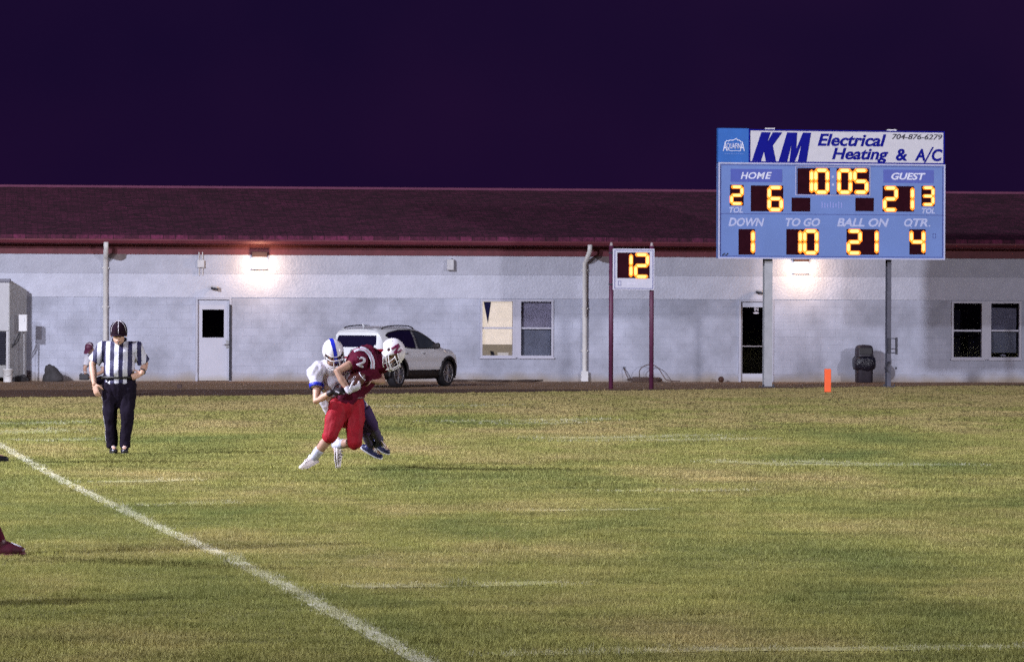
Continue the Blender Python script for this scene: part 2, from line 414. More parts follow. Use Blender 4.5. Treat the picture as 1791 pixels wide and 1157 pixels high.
M_mortar = mat('painted_mortar', (0.385, 0.40, 0.48), 0.7, var=0.1, world=True, dirt=((0.30, 0.24, 0.17), 0.16))
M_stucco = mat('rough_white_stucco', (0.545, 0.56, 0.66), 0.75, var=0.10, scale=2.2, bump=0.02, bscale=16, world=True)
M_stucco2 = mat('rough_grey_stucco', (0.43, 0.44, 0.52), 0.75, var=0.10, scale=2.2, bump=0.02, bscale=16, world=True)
M_roof = mat('maroon_shingle', (0.092, 0.014, 0.042), 0.9, var=0.6, scale=9, bump=0.02, bscale=22)
def shingle_rows(m):
    N = m.node_tree.nodes; L = m.node_tree.links; b = N['Principled BSDF']; tc = N.new('ShaderNodeTexCoord')
    br = N.new('ShaderNodeTexBrick'); br.inputs['Scale'].default_value = 1.0; br.inputs['Brick Width'].default_value = 0.32; br.inputs['Row Height'].default_value = 0.15
    br.inputs['Mortar Size'].default_value = 0.012; br.inputs['Color1'].default_value = (0.55, 0.5, 0.55, 1); br.inputs['Color2'].default_value = (1.5, 1.45, 1.5, 1); br.inputs['Mortar'].default_value = (0.35, 0.3, 0.35, 1)
    L.new(tc.outputs['Object'], br.inputs['Vector'])
    mx = N.new('ShaderNodeMixRGB'); mx.blend_type = 'MULTIPLY'; mx.inputs[0].default_value = 1
    src = b.inputs['Base Color'].links[0].from_socket; L.new(src, mx.inputs[1]); L.new(br.outputs['Color'], mx.inputs[2]); L.new(mx.outputs[0], b.inputs['Base Color'])
shingle_rows(M_roof)
M_gutter = mat('maroon_gutter', (0.135, 0.024, 0.038), 0.6, var=0.15, scale=2)
M_frieze = mat('maroon_frieze', (0.12, 0.024, 0.034), 0.7, var=0.2, scale=3, bump=0.008, bscale=16)

# openings: u0,u1,z0,z1
def rect(px0, px1, py0, py1): return (WU(px0), WU(px1), WZ((px0 + px1) / 2, py1), WZ((px0 + px1) / 2, py0))
D1 = rect(342, 405, 523, 666); D1 = (D1[0], D1[1], 0.0, Z_LINT)
D2 = rect(1292, 1353, 524, 668); D2 = (D2[0], D2[1], 0.0, Z_LINT)
WA = rect(840, 968, 524, 625); WB = rect(1664, 1786, 529, 628)
WA = (WA[0], WA[1], WA[2], Z_LINT - 0.02); WB = (WB[0], WB[1], WB[2], Z_LINT - 0.02)
OPEN = [D1, D2, WA, WB]
def wall_mesh():
    mb = MB()
    us = sorted({U0, U1} | {o[i] for o in OPEN for i in (0, 1)}); zs = sorted({0.0, Z_WALL + 0.3} | {o[i] for o in OPEN for i in (2, 3)})
    inside = lambda u, z: any(o[0] < u < o[1] and o[2] < z < o[3] for o in OPEN)
    for a, b in zip(us[:-1], us[1:]):
        for c, d in zip(zs[:-1], zs[1:]):
            if not inside((a + b) / 2, (c + d) / 2): mb.add([(a, 0, c), (b, 0, c), (b, 0, d), (a, 0, d)], [(0, 1, 2, 3)])
    for a, b, c, d in OPEN:
        for p, q in (((a, c), (b, c)), ((b, c), (b, d)), ((b, d), (a, d)), ((a, d), (a, c))):
            mb.add([(p[0], 0, p[1]), (q[0], 0, q[1]), (q[0], 0.2, q[1]), (p[0], 0.2, p[1])], [(0, 1, 2, 3)])
    # ends and back
    zt = Z_WALL + 0.3
    mb.add([(U0, 0, 0), (U0, 13, 0), (U0, 13, zt), (U0, 0, zt)], [(0, 1, 2, 3)]); mb.add([(U1, 0, 0), (U1, 13, 0), (U1, 13, zt), (U1, 0, zt)], [(3, 2, 1, 0)])
    mb.add([(U0, 13, 0), (U1, 13, 0), (U1, 13, zt), (U0, 13, zt)], [(0, 1, 2, 3)])
    return mb
wall = wall_mesh().build('wall', M_mortar, school)
# stucco courses above the doors
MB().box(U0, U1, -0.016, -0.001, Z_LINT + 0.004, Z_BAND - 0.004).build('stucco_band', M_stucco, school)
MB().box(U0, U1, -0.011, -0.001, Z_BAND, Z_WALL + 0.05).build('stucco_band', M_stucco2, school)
# concrete blocks
BL, BH = 0.4, 0.197; GAP = 0.004
blocks = []
for r_ in range(11):
    z0, z1 = r_ * BH, (r_ + 1) * BH - GAP
    u = U0 + (0.2 if r_ % 2 else 0.0)
    while u < U1:
        segs = [(u, min(u + BL - GAP, U1))]
        for a, b, c, d in OPEN:
            if z1 > c + 0.02 and z0 < d - 0.02:
                ns = []
                for s0, s1 in segs:
                    if s1 <= a or s0 >= b: ns.append((s0, s1)); continue
                    if s0 < a - 0.03: ns.append((s0, a - 0.002))
                    if s1 > b + 0.03: ns.append((b + 0.002, s1))
                segs = ns
        for s0, s1 in segs: blocks.append((s0, s1, z0, z1))
        u += BL
in_view = [b for b in blocks if -13.9 < (b[0] + b[1]) / 2 < 14.2]
full = [b for b in in_view if abs((b[1] - b[0]) - (BL - GAP)) < 1e-6]
full.sort(key=lambda b: b[0])
single = set(full[:300])
def block_mesh(s0, s1, z0, z1, y):
    e = 0.004
    v = [(s0, -0.0005, z0), (s1, -0.0005, z0), (s1, -0.0005, z1), (s0, -0.0005, z1), (s0 + e, -y, z0 + e), (s1 - e, -y, z0 + e), (s1 - e, -y, z1 - e), (s0 + e, -y, z1 - e)]
    return v, [(4, 5, 6, 7), (0, 1, 5, 4), (1, 2, 6, 5), (2, 3, 7, 6), (3, 0, 4, 7)]
bm_shared = MB().add(*block_mesh(0, BL - GAP, 0, BH - GAP, 0.004)).mesh('block'); bm_shared.materials.append(M_block)
rest = MB()
for b in blocks:
    if b in single:
        o = bpy.data.objects.new('block', bm_shared); col.objects.link(o); o.parent = wall; o.location = (b[0], random.uniform(0, 0.002), b[2])
    else: rest.add(*block_mesh(*b, 0.004 - random.uniform(0, 0.002)))
tag(rest.build('block_courses', M_block, wall), kind='stuff')

# roof, gutter, frieze
EV, RV = -0.55, 6.5
zr = 5.185
roof = MB().prism([(EV - 0.03, Z_GUT1 + 0.0), (RV, zr), (14 - EV, Z_GUT1), (RV, zr - 0.12), (EV - 0.03, Z_GUT1 - 0.1)], U0 - 0.4, U1 + 0.4)
roof.v = [(y, x, z) for x, y, z in roof.v]
roof = roof.build('roof', M_roof, school)
# visible shingle course edges near the eave, low steps across the slope
rc = MB().tube([(U0 - 0.4, RV, zr + 0.01), (U1 + 0.4, RV, zr + 0.01)], 0.05, 8).build('ridge_cap', mat('ridge_metal', (0.16, 0.04, 0.09), 0.7), roof)
g = [(EV - 0.03, Z_GUT1 - 0.02), (EV - 0.02, Z_GUT0 + 0.07), (EV + 0.03, Z_GUT0), (EV + 0.11, Z_GUT0), (EV + 0.11, Z_GUT1 - 0.03), (EV + 0.10, Z_GUT1 - 0.03), (EV + 0.10, Z_GUT0 + 0.01), (EV + 0.04, Z_GUT0 + 0.01), (EV + 0.0, Z_GUT0 + 0.08), (EV - 0.01, Z_GUT1 - 0.02)]
gm = MB().prism(g, U0 - 0.4, U1 + 0.4); gm.v = [(y, x, z) for x, y, z in gm.v]; gm.build('gutter', M_gutter, school)
MB().box(U0 - 0.3, U1 + 0.3, EV + 0.115, 0.0, Z_GUT0 - 0.02, Z_GUT0 + 0.0).build('soffit', M_frieze, school)
MB().box(U0, U1, -0.03, -0.0005, Z_WALL + 0.055, Z_GUT0 - 0.022).build('frieze_board', M_frieze, school)
for px, du in ((203, 0.26), (1056, 0.24)):      # dark grey-brown patches under the frieze
    u = WU(px); poly = [(u - du, Z_WALL + 0.06), (u + du, Z_WALL + 0.06), (u + du * 0.9, Z_WALL - 0.05), (u + du * 0.5, Z_WALL - 0.11), (u - du * 0.2, Z_WALL - 0.08), (u - du * 0.8, Z_WALL - 0.02)]
    MB().prism(poly, -0.045, -0.036).build('frieze_patch', mat('grey_brown_patch', (0.14, 0.11, 0.11), 0.8, var=0.3), school)

# downspouts
M_spout = mat('white_downspout', (0.66, 0.65, 0.64), 0.5, var=0.12, scale=4, dirt=((0.35, 0.3, 0.22), 0.1))
for px, lean in ((184, 0.0), (1022, -0.07)):
    u = WU(px)
    d = MB().tube([(u - lean, EV + 0.03, Z_GUT0 + 0.03), (u - lean, EV + 0.05, Z_GUT0 - 0.12), (u - lean * .5, -0.2, Z_WALL - 0.02), (u, -0.075, Z_WALL - 0.12), (u, -0.075, 0.3), (u, -0.075, 0.02)], 0.062, 12).build('downspout', M_spout, school, True)
    MB().box(u - 0.09, u + 0.09, -0.15, -0.005, 0.01, 0.28).build('spout_boot', M_white_paint, d, bevel=0.01)
    for z in (0.8, 1.9, 2.9): MB().box(u - 0.085, u + 0.085, -0.09, -0.008, z, z + 0.03).build('strap', M_spout, d)

# doors
M_door = mat('white_door', (0.53, 0.54, 0.63), 0.45, var=0.05, scale=2, dirt=((0.4, 0.36, 0.3), 0.1))
M_doorframe = mat('white_door_frame', (0.47, 0.48, 0.57), 0.5, var=0.06)
M_pane_dark = glass('dark_pane', (0.25, 0.22, 0.3), 0.02)
def door(o, pane_px, name_label, full=False):
    u0, u1, z0, z1 = o
    fw = 0.055
    leaf = MB()
    a, b, c, d = u0 + fw + 0.005, u1 - fw - 0.005, 0.015, z1 - fw - 0.008
    pa, pb, pc, pd = pane_px
    us = [a, pa, pb, b]; zs = [c, pc, pd, d]
    for i in range(3):
        for j in range(3):
            if i == 1 and j == 1: continue
            for y in (0.05, 0.095): leaf.add([(us[i], y, zs[j]), (us[i + 1], y, zs[j]), (us[i + 1], y, zs[j + 1]), (us[i], y, zs[j + 1])], [(0, 1, 2, 3)])
    for (x0, z0_), (x1, z1_) in (((pa, pc), (pb, pc)), ((pb, pc), (pb, pd)), ((pb, pd), (pa, pd)), ((pa, pd), (pa, pc)), ((a, c), (b, c)), ((b, c), (b, d)), ((b, d), (a, d)), ((a, d), (a, c))):
        leaf.add([(x0, 0.05, z0_), (x1, 0.05, z1_), (x1, 0.095, z1_), (x0, 0.095, z0_)], [(0, 1, 2, 3)])
    dr = leaf.build('door', M_door, school)
    dr['label'] = name_label
    fr = MB().prism([(u0, 0), (u0 + fw, 0), (u0 + fw, z1 - fw), (u1 - fw, z1 - fw), (u1 - fw, 0), (u1, 0), (u1, z1), (u0, z1)], -0.03, 0.12).build('frame', M_doorframe, dr)
    MB().box(pa - 0.002, pb + 0.002, 0.068, 0.074, pc - 0.002, pd + 0.002).build('pane', M_pane_dark, dr)
    MB().box(u0 + 0.02, u1 - 0.02, 0.21, 0.9, 0.0, z1 - 0.02).build('dark_room', M_dark_room, dr)
    bead = MB().prism([(pa - 0.02, pc - 0.02), (pb + 0.02, pc - 0.02), (pb + 0.02, pd + 0.02), (pa - 0.02, pd + 0.02), (pa - 0.02, pc - 0.019), (pa, pc), (pa, pd), (pb, pd), (pb, pc), (pa, pc - 0.001)], 0.04, 0.049)
    for z in (0.25, 1.0, 1.8): MB().cyl((u0 + fw, 0.04, z), (u0 + fw, 0.04, z + 0.1), 0.012).build('hinge', M_grey_metal, dr)
    return dr
c1 = (WU(354), WU(392), WZ(373, 590), WZ(373, 541))
dr1 = door(D1, c1, 'white metal door with a small dark square pane')
u = D1[1] - 0.09
MB().box(u - 0.05, u + 0.05, 0.03, 0.05, 0.86, 1.06).build('handle_plate', M_grey_metal, dr1)
MB().tube([(u, 0.03, 0.96), (u, -0.02, 0.96), (u - 0.11, -0.02, 0.95)], 0.013, 8).build('handle', M_grey_metal, dr1)
MB().box(D1[1] - 0.055 - 0.008, D1[1] - 0.002, -0.045, -0.031, 0.02, 1.98).build('dark_jamb_strip', M_dark_metal, dr1)  # narrow dark strip laid over the right side of the door frame
c2 = (WU(1299), WU(1343), WZ(1320, 653), WZ(1320, 537))
dr2 = door(D2, c2, 'white door with a tall dark glass pane behind the scoreboard post')
u = D2[1] - 0.1
MB().box(u - 0.02, u + 0.02, -0.04, 0.05, 0.95, 1.03).build('handle', M_dark_metal, dr2)
MB().box(c2[0], c2[1], 0.062, 0.067, 0.93, 0.955).build('push_bar', mat('bar_metal', (0.3, 0.28, 0.3), 0.4, 0.7), dr2)
M_sticker = mat('white_sticker', (0.6, 0.58, 0.66), 0.6)
lettering('IN', WU(1320), WU(1327), WZ(1322, 543.5), WZ(1322, 537.8), 0.060, M_sticker, dr2, bold=0.02)
MB().prism([(WU(1318) + (WU(1328) - WU(1318)) * (0.5 + 0.5 * math.cos(t)), WZ(1322, 547) + 0.025 * math.sin(t)) for t in np.linspace(0, 2 * math.pi, 14)[:-1]], 0.058, 0.062).build('sticker', M_sticker, dr2)

# windows
M_sash = mat('white_sash', (0.50, 0.50, 0.59), 0.45, var=0.05)
M_glass = glass('window_glass', (0.72, 0.72, 0.78), 0.02)
M_blind_lit = no_mesh_light(mat('lamplit_blind', (0.7, 0.66, 0.55), 0.7, emit=(1.0, 0.86, 0.64), estr=0.95))
M_blind = mat('grey_blind', (0.78, 0.74, 0.76), 0.7, var=0.1)
def window(u0, u1, z0, z1, zm):
    fw = 0.055
    fr = MB(); fr.add([(u0, -0.035, z0), (u1, -0.035, z0), (u1, -0.035, z1), (u0, -0.035, z1), (u0 + fw, -0.035, z0 + fw), (u1 - fw, -0.035, z0 + fw), (u1 - fw, -0.035, z1 - fw), (u0 + fw, -0.035, z1 - fw),
                       (u0, 0.12, z0), (u1, 0.12, z0), (u1, 0.12, z1), (u0, 0.12, z1), (u0 + fw, 0.12, z0 + fw), (u1 - fw, 0.12, z0 + fw), (u1 - fw, 0.12, z1 - fw), (u0 + fw, 0.12, z1 - fw)],
                      [(0, 1, 5, 4), (1, 2, 6, 5), (2, 3, 7, 6), (3, 0, 4, 7), (4, 5, 13, 12), (5, 6, 14, 13), (6, 7, 15, 14), (7, 4, 12, 15), (0, 8, 9, 1), (1, 9, 10, 2), (2, 10, 11, 3), (3, 11, 8, 0)])
    wn = fr.build('window', M_sash, school)
    a, b = u0 + fw, u1 - fw
    MB().box(a, b, 0.02, 0.06, zm - 0.022, zm + 0.022).build('meeting_rail', M_sash, wn)
    for (c, d, y) in ((z0 + fw, zm - 0.022, 0.045), (zm + 0.022, z1 - fw, 0.03)):
        MB().box(a, b, y, y + 0.004, c, d).build('pane', M_glass, wn)
    MB().box(u0 - 0.02, u1 + 0.02, -0.06, -0.036, z0 - 0.03, z0 + 0.012).build('sill', M_sash, wn)
    rm = MB(); rm.add([(a - .05, 0.2, z0), (b + .05, 0.2, z0), (b + .05, 0.2, z1), (a - .05, 0.2, z1), (a - .05, 1.0, z0), (b + .05, 1.0, z0), (b + .05, 1.0, z1), (a - .05, 1.0, z1)], [(4, 5, 6, 7), (0, 1, 5, 4), (2, 3, 7, 6), (1, 2, 6, 5), (3, 0, 4, 7)])
    return wn, a, b, z0 + fw, z1 - fw, rm
def slats(a, b, z0, z1, step=0.032):
    m = MB(); z = z0
    while z < z1:
        m.add([(a, 0.095, z), (b, 0.095, z), (b, 0.115, z + step * 0.92), (a, 0.115, z + step * 0.92)], [(0, 1, 2, 3)]); z += step
    return m
for (pa, pb, O_) in ((900.5, 907.5, WA), (1720.5, 1729.5, WB)):
    MB().box(WU(pa) - 0.001, WU(pb) + 0.001, -0.03, 0.11, O_[2], O_[3]).build('mullion', M_sash, school)
zmA = WZ(904, 573.5); zmB = WZ(1725, 578)
wn, a, b, c, d, rm = window(WU(840), WU(900.5), WA[2], WA[3], zmA)
M_room_lit = mat('lit_room_wall', (0.45, 0.42, 0.36), 0.9, emit=(1.0, 0.86, 0.66), estr=0.16)
rm.build('room', M_room_lit, wn)
tag(slats(a + 0.005, b - 0.005, WZ(870, 602), d, 0.03).build('blind', M_blind_lit, wn), kind='stuff')
pen = [(WU(846.5), d - 0.01), (WU(859.5), d - 0.01), (WU(854), WZ(853, 566))]
MB().prism(pen, 0.078, 0.084).build('pennant', mat('navy_felt', (0.035, 0.035, 0.12), 0.9), wn)
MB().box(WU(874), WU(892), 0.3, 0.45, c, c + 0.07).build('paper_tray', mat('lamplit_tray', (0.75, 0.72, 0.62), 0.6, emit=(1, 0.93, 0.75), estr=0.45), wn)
MB().prism([(WU(862), c), (WU(868), c), (WU(866), c + 0.1), (WU(860), c + 0.12)], 0.3, 0.36).build('desk_clutter', M_black, wn)
wn, a, b, c, d, rm = window(WU(907.5), WU(968), WA[2], WA[3], zmA)
rm.build('room', mat('dim_room_wall', (0.10, 0.11, 0.12), 0.9), wn)
tag(slats(a + 0.02, b - 0.005, zmA - 0.03, d - 0.03, 0.03).build('blind', M_blind, wn), kind='stuff')
MB().box(a + 0.01, b - 0.01, 0.13, 0.135, c, zmA).build('screen', mat('grey_screen', (0.42, 0.46, 0.46), 0.9, var=0.2, scale=3), wn)
wn, a, b, c, d, rm = window(WU(1664), WU(1720.5), WB[2], WB[3], zmB)
rm.build('room', M_dark_room, wn)
wn, a, b, c, d, rm = window(WU(1729.5), WU(1786), WB[2], WB[3], zmB)
rm.build('room', M_dark_room, wn)
sh = MB(); sh.add([(a + 0.03, 0.1, zmB - 0.02), (b - 0.06, 0.1, zmB - 0.02), (b - 0.02, 0.13, d - 0.13), (a + 0.01, 0.12, d - 0.11)], [(0, 1, 2, 3)]); sh.build('shade', mat('pale_shade', (0.42, 0.43, 0.45), 0.8, var=0.15, scale=5), wn)
MB().box(a + 0.02, b - 0.04, 0.13, 0.135, c + 0.12, zmB - 0.04).build('screen', MATS['grey_screen'], wn)
MB().prism([(WU(1752), c + 0.05), (WU(1762), c + 0.02), (WU(1763), c + 0.05), (WU(1757), c + 0.08)], 0.2, 0.24).build('paper', mat('paper', (0.7, 0.7, 0.72), 0.8), wn)

# ------------------------------------------------------------------ things on the wall
def on_wall(name, px, py, label, cat, v=-0.02, group=None):
    u, z = WL(px, py, v)
    p = Matrix.Rotation(TH, 3, 'Z') @ Vector((u, v, 0)) + Vector((0, YW, z))
    return tag(empty(name, p, TH), label, cat, group)
M_lamp_body = mat('brown_lamp_housing', (0.06, 0.035, 0.035), 0.5, 0.3)
M_lamp_lens = mat('lamp_lens', (0.9, 0.88, 0.85), 0.3, emit=(1.0, 0.95, 1.0), estr=5.0); no_mesh_light(M_lamp_lens)
def wall_lamp(px, py, label, power):
    t = on_wall('wall_lamp', px, py, label, 'lamp', -0.03, 'wall lamps under the eaves')
    # housing: box with sloping front, lens below
    h = MB(); h.add([(-.2, 0.0, .16), (.2, 0.0, .16), (.2, -.16, .16), (-.2, -.16, .16), (-.2, 0.0, .31), (.2, 0.0, .31), (.2, -.13, .31), (-.2, -.13, .31)],
                    [(0, 1, 2, 3), (4, 5, 6, 7), (0, 1, 5, 4), (1, 2, 6, 5), (2, 3, 7, 6), (3, 0, 4, 7)]); h.build('housing', M_lamp_body, t, bevel=0.012)
    ln = MB(); ln.add([(-.185, 0.0, -.13), (.185, 0.0, -.13), (.185, -.07, -.13), (-.185, -.07, -.13), (-.185, 0.0, .158), (.185, 0.0, .158), (.185, -.15, .158), (-.185, -.15, .158)],
                      [(0, 1, 2, 3), (4, 5, 6, 7), (0, 1, 5, 4), (1, 2, 6, 5), (2, 3, 7, 6), (3, 0, 4, 7)]); ln.build('lens', M_lamp_lens, t, bevel=0.01)
    MB().box(-.2, .2, -0.085, 0.0, -.15, -.131).build('bottom_rim', M_lamp_body, t)
    ld = bpy.data.lights.new('bulb', 'POINT'); ld.energy = power * 1.8; ld.color = (1.0, 0.66, 0.38); ld.shadow_soft_size = 0.1
    lo = bpy.data.objects.new('bulb', ld); col.objects.link(lo); lo.parent = t; lo.location = (0, -0.50, -0.04)
wall_lamp(453.5, 461, 'glowing wall lamp under the eaves above the white door', 26)
wall_lamp(1400, 469, 'glowing wall lamp right below the big scoreboard', 26)
M_box_grey = mat('painted_conduit_box', (0.55, 0.55, 0.58), 0.5)
t = on_wall('junction_box', 351, 461, 'small white junction box with twin conduits near the glowing lamp', 'junction box')
MB().box(-.09, .09, -.09, 0, -.1, .1).build('box', M_box_grey, t, bevel=0.01)
for s in (-.045, .045): MB().cyl((s, -.03, .1), (s, -.03, .3), 0.014, n=8).build('conduit', M_box_grey, t); MB().cyl((s, -.03, -.3), (s, -.03, -.1), 0.014, n=8).build('conduit', M_box_grey, t)
t = on_wall('wall_speaker', 787, 463, 'small white box speaker high on the wall above the parked car', 'speaker')
MB().box(-.085, .085, -.16, -.02, -.14, .14).build('body', M_box_grey, t, bevel=0.012)
MB().box(.03, .06, -.16, 0, .142, .16).build('bracket', M_dark_metal, t)
for px, py, lab in ((373, 503, 'small dark security camera above the door with the square pane'), (1325, 510, 'small dark security camera above the tall glass door')):
    t = on_wall('security_camera', px, py, lab, 'camera', -0.01, 'security cameras over the doors')
    MB().tube([(0, 0, 0.0), (0, -.06, .02), (.02, -.10, 0)], 0.018, 8).build('bracket', M_dark_metal, t)
    MB().tube([(-.03, -.08, -.01), (.09, -.17, -.03)], [0.042, 0.036], 10, round_ends=True).build('body', M_dark_metal, t, True)
    MB().tube([(-.05, -.09, .035), (.11, -.19, .012)], 0.03, 8, side=(0, 0, 1), sq=2.0).build('hood', M_box_grey, t)

# ------------------------------------------------------------------ lit digits
SEG = {'0': 'abcdef', '1': 'bc', '2': 'abged', '3': 'abgcd', '4': 'fgbc', '5': 'afgcd', '6': 'afgedc', '7': 'abc', '8': 'abcdefg', '9': 'abcdfg'}
M_seg = mat('lit_segment', (0.9, 0.7, 0.2), 0.4, emit=(1.0, 0.46, 0.07), estr=1.7)
M_segglow = mat('amber_segment_glow', (0.8, 0.3, 0.02), 0.4, emit=(1.0, 0.14, 0.001), estr=1.25)  # digits' glow built into the shape as an orange emitting border round each bar
no_mesh_light(M_seg); no_mesh_light(M_segglow)
M_display = mat('glow_tinted_black', (0.026, 0.004, 0.009), 0.8, var=0.2, spec=0.05)  # reddish tint puts the digits' glow into the display colour
def seg_polys(ch, x0, x1, z0, z1, t):
    """hexagonal bars of one seven-segment figure; '1' lies on the right side"""
    zm = (z0 + z1) / 2; g_ = t * 0.10; h = t / 2
    def hbar(z):  return [(x0 + g_, z), (x0 + h + g_, z + h), (x1 - h - g_, z + h), (x1 - g_, z), (x1 - h - g_, z - h), (x0 + h + g_, z - h)]
    def vbar(x, a, b): return [(x, a + g_), (x + h, a + h + g_), (x + h, b - h - g_), (x, b - g_), (x - h, b - h - g_), (x - h, a + h + g_)]
    xa, xb, za, zb = x0 + h, x1 - h, z0 + h, z1 - h
    hb = lambda z: [(xa + g_, z), (xa + h, z + h), (xb - h, z + h), (xb - g_, z), (xb - h, z - h), (xa + h, z - h)]
    P = {'a': hb(zb), 'd': hb(za), 'g': hb(zm), 'f': vbar(xa, zm, zb), 'e': vbar(xa, za, zm), 'b': vbar(xb, zm, zb), 'c': vbar(xb, za, zm)}
    return [P[k] for k in SEG[ch]]
def grow(poly, k):
    cx = sum(p[0] for p in poly) / len(poly); cz = sum(p[1] for p in poly) / len(poly); out = []
    for x, z in poly:
        l = math.hypot(x - cx, z - cz); out.append((x + (x - cx) / l * k, z + (z - cz) / l * k))
    return out
def digit(ch, x0, x1, z0, z1, y, t, parent):
    """one figure: a part whose bars are its pieces"""
    e = bpy.data.objects.new('lit_digit', None); col.objects.link(e); e.parent = parent; e['label'] = 'glowing amber figure ' + ch
    for p in seg_polys(ch, x0, x1, z0, z1, t):
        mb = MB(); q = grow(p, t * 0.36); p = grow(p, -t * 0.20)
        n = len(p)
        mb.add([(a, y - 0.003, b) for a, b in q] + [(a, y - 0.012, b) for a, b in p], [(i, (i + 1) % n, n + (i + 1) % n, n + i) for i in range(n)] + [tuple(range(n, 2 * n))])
        me = mb.mesh('segment'); me.materials.append(M_segglow); me.materials.append(M_seg)
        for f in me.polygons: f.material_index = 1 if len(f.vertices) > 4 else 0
        o = bpy.data.objects.new('segment', me); col.objects.link(o); o.parent = e
    return e

# ------------------------------------------------------------------ big scoreboard
SBD = 104.6; SS = F / SBD
sb0 = W(1455, 450, SBD)
sb = tag(empty('scoreboard', (sb0.x, SBD, 0), math.atan(0.19)), 'large blue football scoreboard with glowing amber figures on two posts', 'scoreboard')
def BX(X): return (X - 875) / (4.07 * SS) / math.cos(math.atan(0.19))
def BZ(X, Y):
    py = 200 + (Y - 0.0125 * (X - 875)) / 4.07
    return CH - ideal(1455, py)[1] / F * SBD
def brect(X0, Y0, X1, Y1): 
    Xm = 875
    # level rectangle: take tilt out at its own centre
    Xc = (X0 + X1) / 2
    return BX(X0), BX(X1), BZ(Xc, Y1), BZ(Xc, Y0)
M_sb_blue = mat('scoreboard_blue', (0.125, 0.215, 0.52), 0.5, var=0.10, scale=0.8)
M_sb_sky = mat('sign_sky_blue', (0.018, 0.13, 0.48), 0.6, var=0.1, scale=2)
M_sb_box = mat('nameplate_blue', (0.045, 0.080, 0.42), 0.45, var=0.06)
M_sb_white = mat('sign_white', (0.60, 0.59, 0.64), 0.5, var=0.04)
M_sb_royal = mat('royal_blue', (0.006, 0.008, 0.24), 0.7, var=0.05, spec=0.1)
M_sb_trim = mat('trim_lavender', (0.46, 0.47, 0.66), 0.45)
M_sb_navy = mat('navy_line', (0.02, 0.03, 0.22), 0.5)
M_letter = mat('pale_lavender_letter', (0.44, 0.49, 0.74), 0.5)
M_letter_w = mat('white_letter', (0.72, 0.74, 0.90), 0.5)
M_letter_k = mat('black_letter', (0.012, 0.012, 0.03), 0.5)
x0, x1, z0, z1 = brect(60, 352, 1692, 1028)
MB().box(x0, x1, 0.0, 0.25, z0, z1).build('cabinet', M_sb_blue, sb, bevel=0.012)
def line_frame(x0, x1, z0, z1, t, y0, y1, m, name):
    f = MB(); v = []
    for y in (y0, y1):
        v += [(x0, y, z0), (x1, y, z0), (x1, y, z1), (x0, y, z1), (x0 + t, y, z0 + t), (x1 - t, y, z0 + t), (x1 - t, y, z1 - t), (x0 + t, y, z1 - t)]
    fs = []
    for k in range(4):
        j = (k + 1) % 4
        fs += [(k, j, 4 + j, 4 + k), (8 + k, 12 + k, 12 + j, 8 + j), (k, 8 + k, 8 + j, j), (4 + k, 4 + j, 12 + j, 12 + k)]
    return f.add(v, fs).build(name, m, sb)
line_frame(x0 - 0.01, x1 + 0.01, z0 - 0.01, z1 + 0.01, 0.035, -0.02, -0.001, M_sb_trim, 'cabinet_frame')
line_frame(x0 + 0.045, x1 - 0.045, z0 + 0.045, z1 - 0.045, 0.014, -0.006, -0.001, M_sb_navy, 'inner_line')
zc = BZ(875, 712); MB().box(x0 + 0.03, x1 - 0.03, -0.004, -0.001, zc - 0.006, zc + 0.006).build('seam', M_sb_navy, sb)
# advertising panels on top
ax0, ax1, az0, az1 = brect(284, 117, 1688, 345)
sx0, sx1, sz0, sz1 = brect(58, 98, 278, 350)
az0 = z1 + 0.04; sz0 = z1 + 0.012
MB().box(sx0, sx1, 0.02, 0.2, sz0, sz1).build('sponsor_panel', M_sb_sky, sb, bevel=0.006)
adv = MB().box(ax0, ax1, 0.02, 0.2, az0, az1).build('sign_panel', M_sb_white, sb, bevel=0.006)
line_frame(ax0 - 0.03, ax1 + 0.01, az0 - 0.028, az1 + 0.012, 0.03, 0.0, 0.019, M_sb_royal, 'sign_border')
for Xc in (430, 1310): MB().box(BX(Xc) - .12, BX(Xc) + .12, 0.05, 0.15, az1 + 0.013, az1 + 0.05).build('lifting_eye', M_grey_metal, sb)
Yl = 0.012
def blet(body, X0, Y0, X1, Y1, m, bold=0.0, shear=0.0, y=Yl, **k):
    a, b, c, d = brect(X0, Y0, X1, Y1); return lettering(body, a, b, c, d, y, m, sb, bold, shear, **k)
for poly in ([(365, 128), (432, 128), (406, 205), (448, 128), (515, 128), (447, 222), (470, 334), (398, 334), (384, 262), (362, 334), (298, 334)],
             [(490, 334), (550, 128), (622, 128), (616, 246), (664, 128), (722, 128), (690, 334), (628, 334), (655, 205), (606, 334), (568, 334), (583, 205), (551, 334)]):
    MB().prism([(BX(X), BZ(510, Y)) for X, Y in poly], 0.008, 0.016).build('lettering', M_sb_royal, sb)
blet('Electrical', 770, 140, 1266, 228, M_sb_royal, 0.028, 0.25)
blet('Heating', 874, 240, 1282, 348, M_sb_royal, 0.028, 0.25)
blet('&', 1336, 246, 1418, 332, M_sb_royal, 0.03, 0.1)
blet('A', 1474, 246, 1550, 332, M_sb_royal, 0.03, 0.2)
blet('/', 1540, 234, 1612, 346, M_sb_royal, 0.0, 0.25)
blet('C', 1598, 248, 1676, 336, M_sb_royal, 0.03, 0.2)
blet('704-876-6279', 1308, 142, 1674, 180, M_letter_k, 0.012, 0.25)
